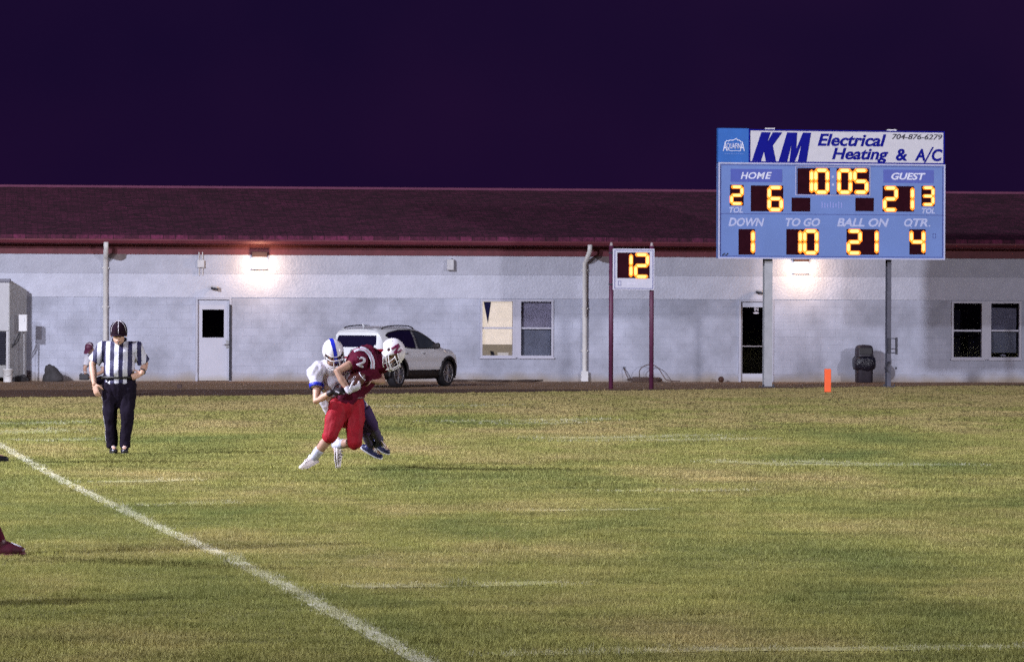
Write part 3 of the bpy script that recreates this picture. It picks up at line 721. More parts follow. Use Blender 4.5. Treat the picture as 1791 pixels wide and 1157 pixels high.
# water company sign: lettering with tall end letters under a mountain outline
blet('A', 90, 193, 122, 260, M_letter_w, 0.01)
blet('QUAFIN', 118, 203, 216, 250, M_letter_w, 0.006)
blet('A', 212, 193, 246, 260, M_letter_w, 0.01)
mt = [(108, 198), (118, 186), (130, 190), (142, 182), (158, 184), (170, 180), (186, 170), (194, 184), (206, 181), (222, 196)]
def strip_path(path, hw, y):
    P = [Vector((BX(X), y, BZ(170, Y))) for X, Y in path]; mb = MB()
    v = []; 
    for i, p in enumerate(P):
        t = (P[min(i + 1, len(P) - 1)] - P[max(i - 1, 0)]).normalized(); n_ = Vector((-t.z, 0, t.x))
        v += [p + n_ * hw, p - n_ * hw]
    return mb.add(v, [(2 * i, 2 * i + 1, 2 * i + 3, 2 * i + 2) for i in range(len(P) - 1)])
strip_path(mt, 0.011, 0.014).build('mountain_outline', M_letter_w, sb, solid=0.004)
strip_path([(112, 252), (128, 250), (146, 259), (165, 258), (190, 256), (210, 260)], 0.007, 0.014).build('underline', M_letter_w, sb, solid=0.004)
for a in range(9): strip_path([(100 + a * 16, 279), (111 + a * 16, 279)], 0.006, 0.014).build('small_print', mat('faint_print', (0.16, 0.28, 0.66), 0.5), sb, solid=0.003)
# nameplates and captions
yc = -0.004
for X0, Y0, X1, Y1 in ((145, 388, 515, 480), (1245, 396, 1612, 490)):
    a, b, c, d = brect(X0, Y0, X1, Y1); MB().box(a, b, -0.004, -0.0005, c, d).build('nameplate', M_sb_box, sb)
for ch, X0, X1 in (('H', 217, 272), ('O', 272, 330), ('M', 330, 392), ('E', 392, 440)): blet(ch, X0, 410, X1, 458, M_letter_w, 0.022, 0.25, y=-0.008)
blet('GUEST', 1302, 418, 1552, 468, M_letter_w, 0.03, 0.25, y=-0.008)
for s, X0, Y0, X1, Y1 in (('TOL', 135, 657, 235, 697), ('TOL', 1525, 670, 1622, 710), ('DOWN', 130, 733, 388, 794), ('TO GO', 540, 737, 790, 797), ('BALL ON', 910, 740, 1287, 801), ('O', 1396, 744, 1458, 802), ('TR', 1462, 744, 1570, 802), ('.', 1576, 792, 1588, 802)):
    blet(s, X0, Y0, X1, Y1, M_letter, 0.036, 0.25, y=-0.004)
a, b, c, d = brect(1428, 786, 1456, 806); MB().prism([(a, d), (a + .03, d), (b, c), (b - .035, c)], -0.0065, -0.002).build('lettering', M_letter, sb)
for k in range(8): # worn maker's mark, too faint to read
    a, b, c, d = brect(800 + k * 20, 622 + (k % 3) * 6, 806 + k * 20, 665); MB().box(a, b, -0.003, -0.0005, c, d).build('worn_mark', mat('worn_mark', (0.29, 0.33, 0.72), 0.5), sb)
# displays
def display(X0, Y0, X1, Y1):
    a, b, c, d = brect(X0, Y0, X1, Y1); return MB().box(a, b, -0.008, -0.0005, c, d).build('display', M_display, sb, bevel=0.002)
def bdigit(ch, X0, Y0, X1, Y1, disp, t=0.084):
    a, b, c, d = brect(X0, Y0, X1, Y1); digit(ch, a, b, c, d, -0.009, t, sb)
cf = brect(610, 370, 1150, 578); line_frame(cf[0], cf[1], cf[2], cf[3], 0.016, -0.012, -0.0005, M_sb_trim, 'clock_frame')
line_frame(cf[0] + .016, cf[1] - .016, cf[2] + .016, cf[3] - .016, 0.012, -0.006, -0.0005, M_sb_navy, 'clock_line')
dp = display(624, 383, 858, 568); bdigit('1', 640, 386, 738, 566, dp); bdigit('0', 744, 386, 852, 566, dp)
dp = display(906, 386, 1140, 569); bdigit('0', 912, 388, 1018, 567, dp); bdigit('5', 1026, 388, 1136, 567, dp)
for Y in (445, 500):
    a, b, c, d = brect(872, Y - 8, 888, Y + 8); MB().box(a, b, -0.006, -0.0005, c, d).build('colon_dot', M_letter, sb)
bdigit('2', 142, 504, 236, 642, display(140, 500, 238, 646), 0.07)
dp = display(290, 505, 522, 688); bdigit('6', 410, 508, 520, 688, dp)
display(583, 592, 717, 690); display(1043, 595, 1176, 690)
dp = display(1240, 512, 1468, 694); bdigit('2', 1243, 514, 1350, 693, dp); bdigit('1', 1362, 515, 1468, 694, dp)
bdigit('3', 1524, 515, 1616, 654, display(1522, 513, 1618, 656), 0.07)
dp = display(203, 813, 320, 994); bdigit('1', 212, 815, 318, 992, dp)
dp = display(546, 816, 778, 997); bdigit('1', 552, 818, 658, 996, dp); bdigit('0', 666, 818, 776, 996, dp)
dp = display(980, 818, 1212, 1000); bdigit('2', 982, 820, 1090, 999, dp); bdigit('1', 1102, 820, 1210, 999, dp)
bdigit('4', 1438, 823, 1550, 999, display(1436, 821, 1552, 1001))
a, b, c, d = brect(1606, 852, 1628, 886); line_frame(a, b, c, d, 0.009, -0.004, -0.0005, M_sb_navy, 'lock_plate')
for X in (96, 120):
    a, b, c, d = brect(X - 9, 984, X + 9, 998); MB().tube([(a, -0.006, c), (b, -0.006, d)], 0.014, 6).build('latch', M_black, sb)
# posts: wide flange columns
def post(X, w_, m, dx):
    f = MB()
    tw = 0.012
    f.prism([(-w_ / 2, -0.09), (w_ / 2, -0.09), (w_ / 2, -0.09 + tw), (tw / 2, -0.09 + tw), (tw / 2, 0.09 - tw), (w_ / 2, 0.09 - tw), (w_ / 2, 0.09), (-w_ / 2, 0.09), (-w_ / 2, 0.09 - tw), (-tw / 2, 0.09 - tw), (-tw / 2, -0.09 + tw), (-w_ / 2, -0.09 + tw)], 0, sz1 - 0.3)
    f.v = [((BX(X) + .078) + x, 0.37 + z, y) for x, y, z in f.v]
    p = f.build('post', m, sb)
    for zz in (z0 + 0.05, z0 + 1.0, z1 + 0.2): MB().box((BX(X) + .078) - 0.13, (BX(X) + .078) + 0.13, 0.255, 0.277, zz, zz + 0.08).build('clamp', M_dark_metal, p)
    MB().box((BX(X) + .078) - 0.16, (BX(X) + .078) + 0.16, 0.2, 0.55, 0.0, 0.03).build('base_plate', M_dark_metal, p)
    for s in (-1, 1): MB().cyl(((BX(X) + .078) + s * 0.13, 0.26, 0.03), ((BX(X) + .078) + s * 0.13, 0.26, 0.08), 0.02, n=6).build('anchor_bolt', M_dark_metal, p)
    return p
M_post = mat('galvanised_post', (0.36, 0.37, 0.40), 0.5, 0.35, var=0.15, scale=3)
XL = (1342.5 - 1240) * 4.07; XR = (1557.5 - 1240) * 4.07
pl_ = post(XL, 0.2, M_post, 0)
pr_ = post(XR, 0.1, mat('dark_post', (0.085, 0.085, 0.115), 0.5, 0.3, var=0.2), 0)
# climbing bracket and switch on the thin post
ux = BX(XR) + .078; dm = M_dark_metal
def zb_(py): return CH - ideal(1557, py)[1] / F * SBD
MB().box(ux - .035, ux + .035, 0.24, 0.278, zb_(618), zb_(591)).build('bracket_bar', dm, pr_)
MB().box(ux + .15, ux + .20, 0.22, 0.27, zb_(620), zb_(590)).build('bracket_bar', dm, pr_)
for py in (592, 610, 617): MB().cyl((ux, 0.25, zb_(py)), (ux + .17, 0.25, zb_(py)), 0.010, n=8).build('rung', dm, pr_)
MB().tube([(ux, 0.24, zb_(632)), (ux - .09, 0.22, zb_(640)), (ux - .12, 0.22, zb_(644)), (ux - .07, 0.22, zb_(650))], 0.022, 8).build('lever', dm, pr_)
MB().box(ux - .09, ux - .05, 0.23, 0.27, zb_(613), zb_(609)).build('knob', dm, pr_)
MB().box(ux + .15, ux + .185, 0.23, 0.27, zb_(646), zb_(642)).build('knob', dm, pr_)

# ------------------------------------------------------------------ play clock
PCD = 101.7; PS = F / PCD
pc0 = W(1107, 560, PCD)
pc = tag(empty('play_clock', (pc0.x, PCD, 0), math.atan(0.12)), 'small white play clock showing 12 on two maroon posts', 'play clock')
def CX_(X): return (X - 250) / (4.2 * PS)
def CZ_(Y): return CH - ideal(1109, 415 + Y / 4.2)[1] / F * PCD
M_pc = mat('play_clock_white', (0.56, 0.56, 0.66), 0.5, var=0.06)
M_pcpost = mat('maroon_post', (0.10, 0.022, 0.06), 0.55, var=0.3, scale=5)
x0, x1, z0, z1 = CX_(96), CX_(404), CZ_(388), CZ_(83)
MB().box(x0, x1, -0.12, 0.06, z0, z1).build('cabinet', M_pc, pc, bevel=0.01)
_sb = sb; sb = pc
line_frame(x0 + .035, x1 - .035, z0 + .035, z1 - .035, 0.012, -0.126, -0.1205, M_sb_navy, 'inner_line')
a, b, c, d = CX_(127), CX_(366), CZ_(299), CZ_(112)
MB().box(a, b, -0.13, -0.1205, c, d).build('display', M_display, pc)
digit('1', CX_(140), CX_(240), CZ_(299), CZ_(116), -0.131, 0.075, pc)
digit('2', CX_(252), CX_(362), CZ_(299), CZ_(116), -0.131, 0.075, pc)
line_frame(CX_(133), CX_(156), CZ_(354), CZ_(320), 0.010, -0.125, -0.1205, M_sb_navy, 'lock_plate')
for k in range(5): MB().box(CX_(205 + k * 17), CX_(214 + k * 17), -0.123, -0.1205, CZ_(348), CZ_(334)).build('worn_mark', mat('worn_pale_mark', (0.62, 0.60, 0.72), 0.5), pc)
sb = _sb
for X in (88, 388):
    p = MB().tube([(CX_(X), 0.0, 0), (CX_(X), 0.0, CZ_(62))], 0.054, 14).build('post', M_pcpost, pc, True)
    MB().tube([(CX_(X) + 0.0, 0.0, CZ_(70)), (CX_(X), 0.0, CZ_(45))], [0.05, 0.03], 12, round_ends=True).build('post_cap', mat('grey_cap', (0.36, 0.30, 0.31), 0.6), p, True)
    for Y in (120, 350): MB().box(CX_(X) - .062, CX_(X) + .062, -0.065, 0.062, CZ_(Y), CZ_(Y - 10)).build('clamp', M_dark_metal, p)

# ------------------------------------------------------------------ small things in front of the wall
def at(px, py): return G(px, py)
p = at(1447.5, 686)
t = tag(empty('goal_pylon', p), 'bright orange foam pylon standing on the goal line', 'pylon')
M_or = mat('orange_vinyl', (0.95, 0.13, 0.03), 0.5, var=0.06)
wv = 0.075
MB().box(-wv, wv, -wv, wv, 0.015, 0.54).build('body', M_or, t, bevel=0.012)
MB().box(-wv - .012, wv + .012, -wv - .012, wv + .012, 0.0, 0.014).build('base', mat('pylon_base', (0.5, 0.09, 0.03), 0.7), t)

# trash can with domed lid and overhanging bag
p = Vector((0, 0, 0)); u = WU(1503); pw = Matrix.Rotation(TH, 3, 'Z') @ Vector((u, -0.62, 0)) + Vector((0, YW, 0))
t = tag(empty('trash_can', pw, TH), 'dark trash can with domed lid and hanging liner against the wall', 'trash can')
M_can = mat('charcoal_can', (0.022, 0.017, 0.027), 0.55, var=0.3, scale=10)
def sqlathe(prof, n=32, e=4.0):
    mb = MB(); v = []
    for r_, z in prof:
        for k in range(n):
            a = 2 * math.pi * k / n; c_, s_ = math.cos(a), math.sin(a)
            q = (abs(c_) ** e + abs(s_) ** e) ** (-1 / e); v.append((r_ * c_ * q, r_ * s_ * q, z))
    f = [(i * n + k, i * n + (k + 1) % n, (i + 1) * n + (k + 1) % n, (i + 1) * n + k) for i in range(len(prof) - 1) for k in range(n)]
    f += [tuple(reversed(range(n))), tuple(range((len(prof) - 1) * n, len(prof) * n))]
    return mb.add(v, f)
sqlathe([(0.205, 0), (0.215, 0.02), (0.225, 0.55), (0.235, 0.60), (0.20, 0.60)]).build('bin', M_can, t, True)
lid = sqlathe([(0.24, 0.60), (0.245, 0.66), (0.225, 0.72), (0.222, 0.88), (0.205, 0.95), (0.15, 0.985), (0.05, 0.995)]).build('lid', M_can, t, True)
MB().box(-0.165, 0.165, -0.236, -0.222, 0.745, 0.915).build('flap', M_black, lid, bevel=0.006)
bag = sqlathe([(0.238, 0.34), (0.262, 0.36), (0.285, 0.45), (0.292, 0.56), (0.275, 0.64), (0.246, 0.69), (0.24, 0.66), (0.255, 0.55), (0.24, 0.4)], n=40)
bag.v = [(x * (1 + 0.09 * mnoise.noise((x * 9, y * 9, z * 5))), y * (1 + 0.09 * mnoise.noise((x * 9 + 3, y * 9, z * 5))), z + (0.05 * mnoise.noise((x * 6, y * 6, 4)) if z < 0.5 else 0)) for x, y, z in bag.v]
bag.build('liner', mat('black_bag', (0.010, 0.009, 0.018), 0.3, bump=0.02, bscale=25), t, True)

# ball
u = WU(1257.5); pw = Matrix.Rotation(TH, 3, 'Z') @ Vector((u, -0.35, 0)) + Vector((0, YW, 0))
t = tag(empty('small_ball', pw), 'small brown ball lying at the foot of the wall', 'ball')
b_ = MB().ball((0, 0, 0.075), 0.075, nu=20, nv=14).build('body', mat('brown_rubber', (0.07, 0.026, 0.014), 0.6, bump=0.004, bscale=80), t, True)
for M_ in (Matrix.Rotation(0, 3, 'X'), Matrix.Rotation(R(90), 3, 'X'), Matrix.Rotation(R(90), 3, 'Y')):
    MB().tube([Vector((0, 0, 0.075)) + M_ @ Vector((0.0755 * math.cos(a), 0.0755 * math.sin(a), 0)) for a in np.linspace(0, 2 * math.pi, 33)], 0.0025, 5).build('seam', M_black, t)

# hoses at the foot of the wall
def wp(px, z, v):
    u = WU(px, v); return Matrix.Rotation(TH, 3, 'Z') @ Vector((u, v, 0)) + Vector((0, YW, z))
M_hose = mat('brown_hose', (0.10, 0.062, 0.05), 0.6, var=0.3)
def smooth_path(pts, n=8):
    P = [Vector(p) for p in pts]; out = []
    for i in range(len(P) - 1):
        p0 = P[max(i - 1, 0)]; p1 = P[i]; p2 = P[i + 1]; p3 = P[min(i + 2, len(P) - 1)]
        for k in range(n):
            t_ = k / n; out.append(0.5 * ((2 * p1) + (p2 - p0) * t_ + (2 * p0 - 5 * p1 + 4 * p2 - p3) * t_ ** 2 + (-p0 + 3 * p1 - 3 * p2 + p3) * t_ ** 3))
    return out + [P[-1]]
path = [wp(1091, .35, -.06), wp(1093, .30, -.12), wp(1098, .14, -.2), wp(1106, .03, -.3)]
ang = 0
for k in range(26):
    a = k * 0.85; px = 1128 + 28 * math.cos(a) + 3 * math.sin(k); path.append(wp(px, 0.025 + 0.004 * k, -0.55 + 0.3 * math.sin(a)))
path += [wp(1118, .12, -.4), wp(1119, .30, -.3), wp(1127, .42, -.3), wp(1140, .46, -.3), wp(1152, .36, -.32), wp(1160, .18, -.35), wp(1168, .05, -.4), wp(1190, .03, -.4)]
t = tag(MB().tube(smooth_path(path), 0.013, 6).build('garden_hose', M_hose, None, True), 'brown garden hose coiled with a raised loop under the play clock', 'hose')
t = tag(empty('wall_tap', wp(1091, .36, 0), TH), 'small dark outdoor tap on the wall above the hose coil', 'tap')
MB().tube([(0, 0.0, 0), (0, -.06, 0), (0, -.075, -.03)], 0.016, 8).build('spout', M_dark_metal, t); MB().lathe([(0.005, .02), (0.035, .022), (0.035, .03), (0.005, .032)], (0, -.04, 0), 10).build('handle', M_dark_metal, t)
path = []
for k in range(60):
    a = k * 0.5; px = 865 + 75 * math.sin(k * 0.21) + 10 * math.cos(a); path.append(wp(px, 0.02 + 0.03 * abs(math.sin(k * 0.31)), -0.75 + 0.25 * math.sin(k * 0.37)))
tag(MB().tube(smooth_path(path, 5), 0.017, 6).build('drain_hose', mat('dark_brown_hose', (0.055, 0.036, 0.03), 0.7), None, True), 'long dark hose looped on the dirt under the lit window', 'hose')

# air handling unit at the frame's edge
pw = wp(17, 0, -1.05)
t = tag(empty('air_unit', pw, R(-24)), 'tall pale metal air handling unit at the wall', 'air unit')
M_unit = mat('unit_pale_metal', (0.62, 0.62, 0.65), 0.45, 0.2, var=0.06)
M_unit_side = mat('unit_side_metal', (0.36, 0.36, 0.36), 0.5, 0.2, var=0.1)
wd, dp_, H0 = 1.15, 0.85, 2.6
body = MB(); body.add([(-wd, 0, .1), (0, 0, .1), (0, dp_, .1), (-wd, dp_, .1), (-wd, 0, H0), (0, 0, H0), (0, dp_, H0 - .26), (-wd, dp_, H0 - .26)], [(0, 3, 2, 1), (4, 5, 6, 7), (0, 1, 5, 4), (1, 2, 6, 5), (2, 3, 7, 6), (3, 0, 4, 7)])
bo = body.build('casing', M_unit_side, t, bevel=0.008)
MB().box(-wd + .02, -.02, -0.022, -0.001, 1.30, H0 - .08).build('front_panel', M_unit, t, bevel=0.006)
MB().box(-wd - .02, .02, -0.05, 0.02, H0 - .07, H0 + .02).build('top_cap', mat('unit_cap', (0.25, 0.25, 0.3), 0.5, 0.3), t, bevel=0.006)
MB().box(-wd + .02, -.10, -0.012, -0.001, .42, 1.28).build('grille_opening', M_black, t)
for k in range(14): MB().box(-wd + .03, -.11, -0.024, -0.013, .45 + k * .06, .468 + k * .06).build('grille_slat', mat('navy_slat', (0.02, 0.022, 0.05), 0.5), t)
MB().box(-.09, -.02, -0.022, -0.001, .12, 1.28).build('corner_post', M_unit, t)
MB().box(-wd + .02, -.10, -0.022, -0.001, .12, .40).build('kick_panel', M_unit_side, t)
for k in (-1.0, -.1): MB().box(k - .06, k + .06, .05, dp_ - .05, 0, .099).build('foot', M_dark_metal, t)
t = tag(empty('disconnect_box', wp(41, 1.33, -0.95), R(-2)), 'small white electrical disconnect box beside the air unit', 'electrical box')
MB().box(-.105, .105, -.12, 0.02, -.05, .38).build('box', M_white_paint, t, bevel=0.012)
MB().box(.02, .05, -.135, -.121, .2, .3).build('switch', M_grey_metal, t)
MB().tube([(0, -.02, -.05), (0, .1, -.10), (0, .14, -1.33)], 0.02, 8).build('stand_pipe', M_grey_metal, t)
for i, (a, b2) in enumerate(((0.0, 0), (0.06, .05))):
    pts = smooth_path([(-.08, -.04, -.05), (-.10 - a, -.06, -.22), (-.22 - a, -.05, -.40 - b2), (-.34 - a * .4, 0.0, -.30), (-.33, 0.02, -.05), (-.36, .06, .1)])
    MB().tube(pts, 0.016, 8).build('cable', M_black, t, True)

# bucket, rocks
b0 = wp(14, 0, -1.9)
t = tag(empty('plastic_bucket', b0), 'white plastic bucket standing in front of the air unit', 'bucket')
MB().lathe([(0.105, 0), (0.108, 0.01), (0.128, 0.31), (0.136, 0.312), (0.136, 0.33), (0.128, 0.335), (0.124, 0.335), (0.103, 0.02), (0.01, 0.02)], (0, 0, 0), 24).build('pail', mat('white_plastic', (0.78, 0.78, 0.78), 0.4), t, True)
MB().tube([(0.137 * math.cos(a), 0.137 * math.sin(a) - 0.0, 0.26 - 0.10 * math.sin(a) ** 2 * (1 if math.sin(a) < 0 else 0)) for a in np.linspace(math.pi, 2 * math.pi, 14)], 0.004, 6).build('handle', M_grey_metal, t)
M_rock = mat('dark_rock', (0.05, 0.046, 0.05), 0.85, var=0.4, scale=5, bump=0.03, bscale=12)
def rock(name, px, v, sx, sy, sz, label, seed, shear=0.0, m=None):
    mb = MB().ball((0, 0, 0), 1, nu=22, nv=14); out = []
    for x, y, z in mb.v:
        k = 1 + 0.35 * mnoise.noise((x * 1.1 + seed, y * 1.1, z * 1.1)) + 0.10 * mnoise.noise((x * 3.5 + seed, y * 3.5, z * 3.5))
        zz = z * k
        out.append((x * k * sx + shear * max(zz, 0) * sz, y * k * sy, max(zz, -0.25) * sz + 0.22 * sz))
    mb.v = out
    o = mb.build(name, m or M_rock, None, True); o.location = wp(px, 0, v)
    return tag(o, label, 'rock')
rock('boulder', 93, -.9, .25, .22, .38, 'dark leaning boulder between the air unit and the referee', 2.0, -0.25)
rock('boulder', 36, -1.1, .2, .2, .14, 'low flat dark rock beside the white bucket', 5.0)
t = tag(MB().box(-.055, .055, -.05, .05, 0, .1).build('ground_box', mat('brown_box', (0.055, 0.03, 0.025), 0.7), None, bevel=0.015), 'small brown utility box on the dirt near the referee', 'utility box'); t.location = at(314, 679)

# ------------------------------------------------------------------ floodlight masts (outside the picture, their light is in it)
M_mast = mat('mast_steel', (0.4, 0.4, 0.42), 0.5, 0.6)
FL_LAB = ['tall floodlight mast off the far end of the near touchline', 'tall floodlight mast behind the photographer on the touchline', 'tall floodlight mast on the opposite touchline']
for (pos, aim, power, fcol), lab in zip(FLOODS, FL_LAB):
    d = Vector(aim) - Vector(pos); rz = math.atan2(d.y, d.x) - math.pi / 2
    t = tag(empty('floodlight_mast', (pos[0], pos[1], 0), rz), lab, 'floodlight', 'floodlight masts round the field')
    H_ = pos[2]
    MB().tube([(0, -0.35, 0), (0, -0.35, H_ + 1)], [0.28, 0.14], 14).build('mast', M_mast, t, True)
    for z in (H_ - 0.7, H_ + 0.7): MB().box(-1.6, 1.6, -0.2, -0.1, z - 0.06, z + 0.06).build('cross_arm', M_mast, t)
    for z in (H_ - 0.7, H_ + 0.7):
        for x in (-1.3, -0.45, 0.45, 1.3): MB().tube([(x, -0.1, z), (x, 0.06, z - 0.03), (x, 0.2, z - 0.1)], [0.08, 0.2, 0.26], 14).build('lamp_head', M_mast, t, True)
    ld = bpy.data.lights.new('flood', 'SPOT'); ld.energy = power; ld.color = fcol; ld.shadow_soft_size = 0.8
    ld.spot_size = R(150); ld.spot_blend = 0.5
    lo = bpy.data.objects.new('flood', ld); col.objects.link(lo)
    lo.location = Vector(pos) + d.normalized() * 1.2; lo.rotation_euler = d.to_track_quat('-Z', 'Y').to_euler()

# ------------------------------------------------------------------ parked car, seen from behind and its right side
def build_car():
    hd = R(29)                                      # heading, from +Y towards +X
    rw = G(693, 677.5); k = 0.872
    fwd = Vector((math.sin(hd), math.cos(hd), 0)); rgt = Vector((math.cos(hd), -math.sin(hd), 0))
    o0 = rw - rgt * 0.82 * k
    car = tag(empty('parked_car', (o0.x, o0.y, 0), math.atan2(fwd.y, fwd.x)), 'white sport utility car parked at the wall behind the two players', 'car')
    car.scale = (k, k, k)
    M_cw = mat('white_car_paint', (0.86, 0.88, 0.92), 0.3, var=0.02, coat=0.8)
    M_cg = mat('car_glass', (0.010, 0.008, 0.030), 0.06, var=0.1, coat=0.5)
    M_cg2 = mat('car_glass_clear', (0.045, 0.055, 0.065), 0.08, var=0.3, scale=2, coat=0.5)
    M_clad = mat('car_cladding', (0.018, 0.015, 0.017), 0.6, var=0.3)
    M_tyre = mat('tyre_rubber', (0.012, 0.011, 0.016), 0.8)
    M_alloy = mat('alloy', (0.62, 0.62, 0.64), 0.3, 0.85)
    M_red = mat('tail_red', (0.30, 0.012, 0.03), 0.2, coat=0.6)
    sil = [(-0.86, 0.34), (-0.94, 0.46), (-0.955, 0.62), (-0.93, 0.80), (-0.915, 0.95), (-0.87, 1.07), (-0.80, 1.20), (-0.71, 1.40), (-0.70, 1.50), (-0.72, 1.555), (-0.55, 1.60), (-0.1, 1.645), (0.5, 1.665), (1.0, 1.645), (1.45, 1.575),
           (1.85, 1.41), (2.25, 1.20), (2.55, 1.07), (2.9, 1.035), (3.25, 0.96), (3.5, 0.84), (3.60, 0.66), (3.62, 0.48), (3.52, 0.32), (3.2, 0.27), (2.2, 0.25), (1.2, 0.25), (0.2, 0.25), (-0.5, 0.27)]
    sil = [(a if a < 2.9 else 2.9 + (a - 2.9) * 0.60, b) for a, b in sil]
    P = [Vector((a, 0, b)) for a, b in sil]; n0 = len(P); pts = []
    SUB = 9
    for i in range(n0):
        p0, p1, p2, p3 = P[i - 1], P[i], P[(i + 1) % n0], P[(i + 2) % n0]
        for q in range(SUB):
            t = q / SUB; pts.append(0.5 * ((2 * p1) + (p2 - p0) * t + (2 * p0 - 5 * p1 + 4 * p2 - p3) * t * t + (-p0 + 3 * p1 - 3 * p2 + p3) * t ** 3))
    N_ = len(pts); NR = 40
    def w0(x, z):
        w_ = 0.93 - max(0, z - 1.02) * 0.40 - max(0, z - 1.45) * 0.25 - max(0, 0.55 - z) * 0.16
        if 0.72 < z < 0.95: w_ += 0.008 * math.sin((z - 0.72) / 0.23 * math.pi)
        s_ = max(0, (abs(x - 1.35) - 1.35) / 0.95); return w_ * (1 - 0.17 * min(s_, 1) ** 2.2)
    rs = [(j / NR) ** 1.6 for j in range(NR + 1)]
    grid = []
    for p in pts:
        q = Vector((min(max(p.x, -0.45), 3.05), 0, 0.82)); row = []
        L_ = (q - p).length
        for r_ in rs:
            c = p.lerp(q, r_); d_ = min(1, r_ * L_ / 0.14)
            row.append((c.x, w0(c.x, c.z) * (0.86 + 0.14 * math.sqrt(1 - (1 - d_) ** 2)), c.z))
        grid.append(row)
    wheels = [(0.0, 0.37), (2.7, 0.37)]
    def inpoly(x, z, poly):
        c = False; j = len(poly) - 1
        for i in range(len(poly)):
            xi, zi = poly[i]; xj, zj = poly[j]
            if (zi > z) != (zj > z) and x < (xj - xi) * (z - zi) / (zj - zi) + xi: c = not c
            j = i
        return c
    rear_gl = [(-0.46, 1.43), (-0.30, 1.50), (0.3, 1.575), (0.98, 1.575), (0.93, 1.07), (0.45, 1.09), (0.05, 1.17), (-0.22, 1.29)]
    frnt_gl = [(1.03, 1.57), (1.38, 1.52), (1.75, 1.37), (2.20, 1.10), (2.0, 1.075), (1.02, 1.065)]
    cats = {}
    def put(cat, quad): 
        d = cats.setdefault(cat, MB()); n = len(d.v); d.v += quad; d.f.append(tuple(range(n, n + len(quad))))
    for i in range(N_):
        for j in range(NR):
            a, b, c, d = grid[i][j], grid[(i + 1) % N_][j], grid[(i + 1) % N_][j + 1], grid[i][j + 1]
            x = (a[0] + b[0] + c[0] + d[0]) / 4; z = (a[2] + b[2] + c[2] + d[2]) / 4
            wd_ = min(math.hypot(x - wx, z - wz) for wx, wz in wheels)
            if wd_ < 0.43: continue
            if inpoly(x, z, rear_gl): cat = 'rear_side_window'
            elif inpoly(x, z, frnt_gl): cat = 'front_side_window'
            elif wd_ < 0.485 or z < 0.46: cat = 'cladding'
            elif 0.86 < z < 1.06 and x < -0.55 + (z - 0.86) * -0.2: cat = 'tail_light'
            elif abs(x - 1.0) < 0.006 and z < 1.06 or abs(x - 2.12) < 0.006 and z < 1.06: cat = 'door_gap'
            else: cat = 'body'
            put(cat + '|r', [(p[0], -p[1], p[2]) for p in (a, b, c, d)]); put(cat + '|l', [(p[0], p[1], p[2]) for p in (d, c, b, a)])
    NY = 24
    for i in range(N_):
        a, b = grid[i][0], grid[(i + 1) % N_][0]
        for q in range(NY):
            def pt(g_, t): return (g_[0] - 0.05 * (1 - (2 * t - 1) ** 2) * (1 if g_[0] < 0 and g_[2] > 0.35 else 0) , (2 * t - 1) * g_[1], g_[2] + (0.035 * (1 - (2 * t - 1) ** 2) if g_[2] > 1.52 else 0))
            t0_, t1_ = q / NY, (q + 1) / NY
            quad = [pt(a, t0_), pt(a, t1_), pt(b, t1_), pt(b, t0_)]
            x = (a[0] + b[0]) / 2; z = (a[2] + b[2]) / 2; ty = abs(t0_ + t1_ - 1)
            if x < -0.6 and 1.11 < z < 1.43 and ty < 0.97 - max(0, 1.17 - z) * 2.2: cat = 'rear_window'
            elif x > 1.5 and 1.10 < z < 1.55 and ty < 0.95: cat = 'windshield'
            elif x < -0.5 and 0.86 < z < 1.06 and ty > 0.60: cat = 'tail_light'
            elif z < 0.50: cat = 'cladding'
            elif x < -0.5 and 0.60 < z < 0.74 and ty < 0.30: cat = 'license_plate'
            elif x < -0.5 and 0.80 < z < 0.845 and ty < 0.6: cat = 'tail_garnish'
            else: cat = 'body'
            put(cat, quad)
    # one body mesh, both flanks and the middle strip
    body = MB()
    for key in ('body', 'body|r', 'body|l'):
        if key in cats: body.add(cats[key].v, cats[key].f)
    bo = link('body', body.mesh('body'), M_cw, car, True)
    clad = MB()
    for key in ('cladding', 'cladding|r', 'cladding|l'): clad.add(cats[key].v, cats[key].f)
    link('cladding', clad.mesh('cladding'), M_clad, car, True)
    for key, m in (('rear_window', M_cg), ('windshield', M_cg), ('license_plate', M_white_paint), ('tail_garnish', M_red),
                   ('rear_side_window|r', M_cg), ('rear_side_window|l', M_cg), ('front_side_window|r', M_cg2), ('front_side_window|l', M_cg2), ('tail_light', M_red), ('tail_light|r', M_red), ('tail_light|l', M_red), ('door_gap|r', M_clad), ('door_gap|l', M_clad)):
        if key in cats: link(key.split('|')[0], cats[key].mesh(key.split('|')[0]), m, car, True)
    MB().box(-0.75, 3.45, -0.72, 0.72, 0.22, 0.7).build('underbody', M_clad, car)
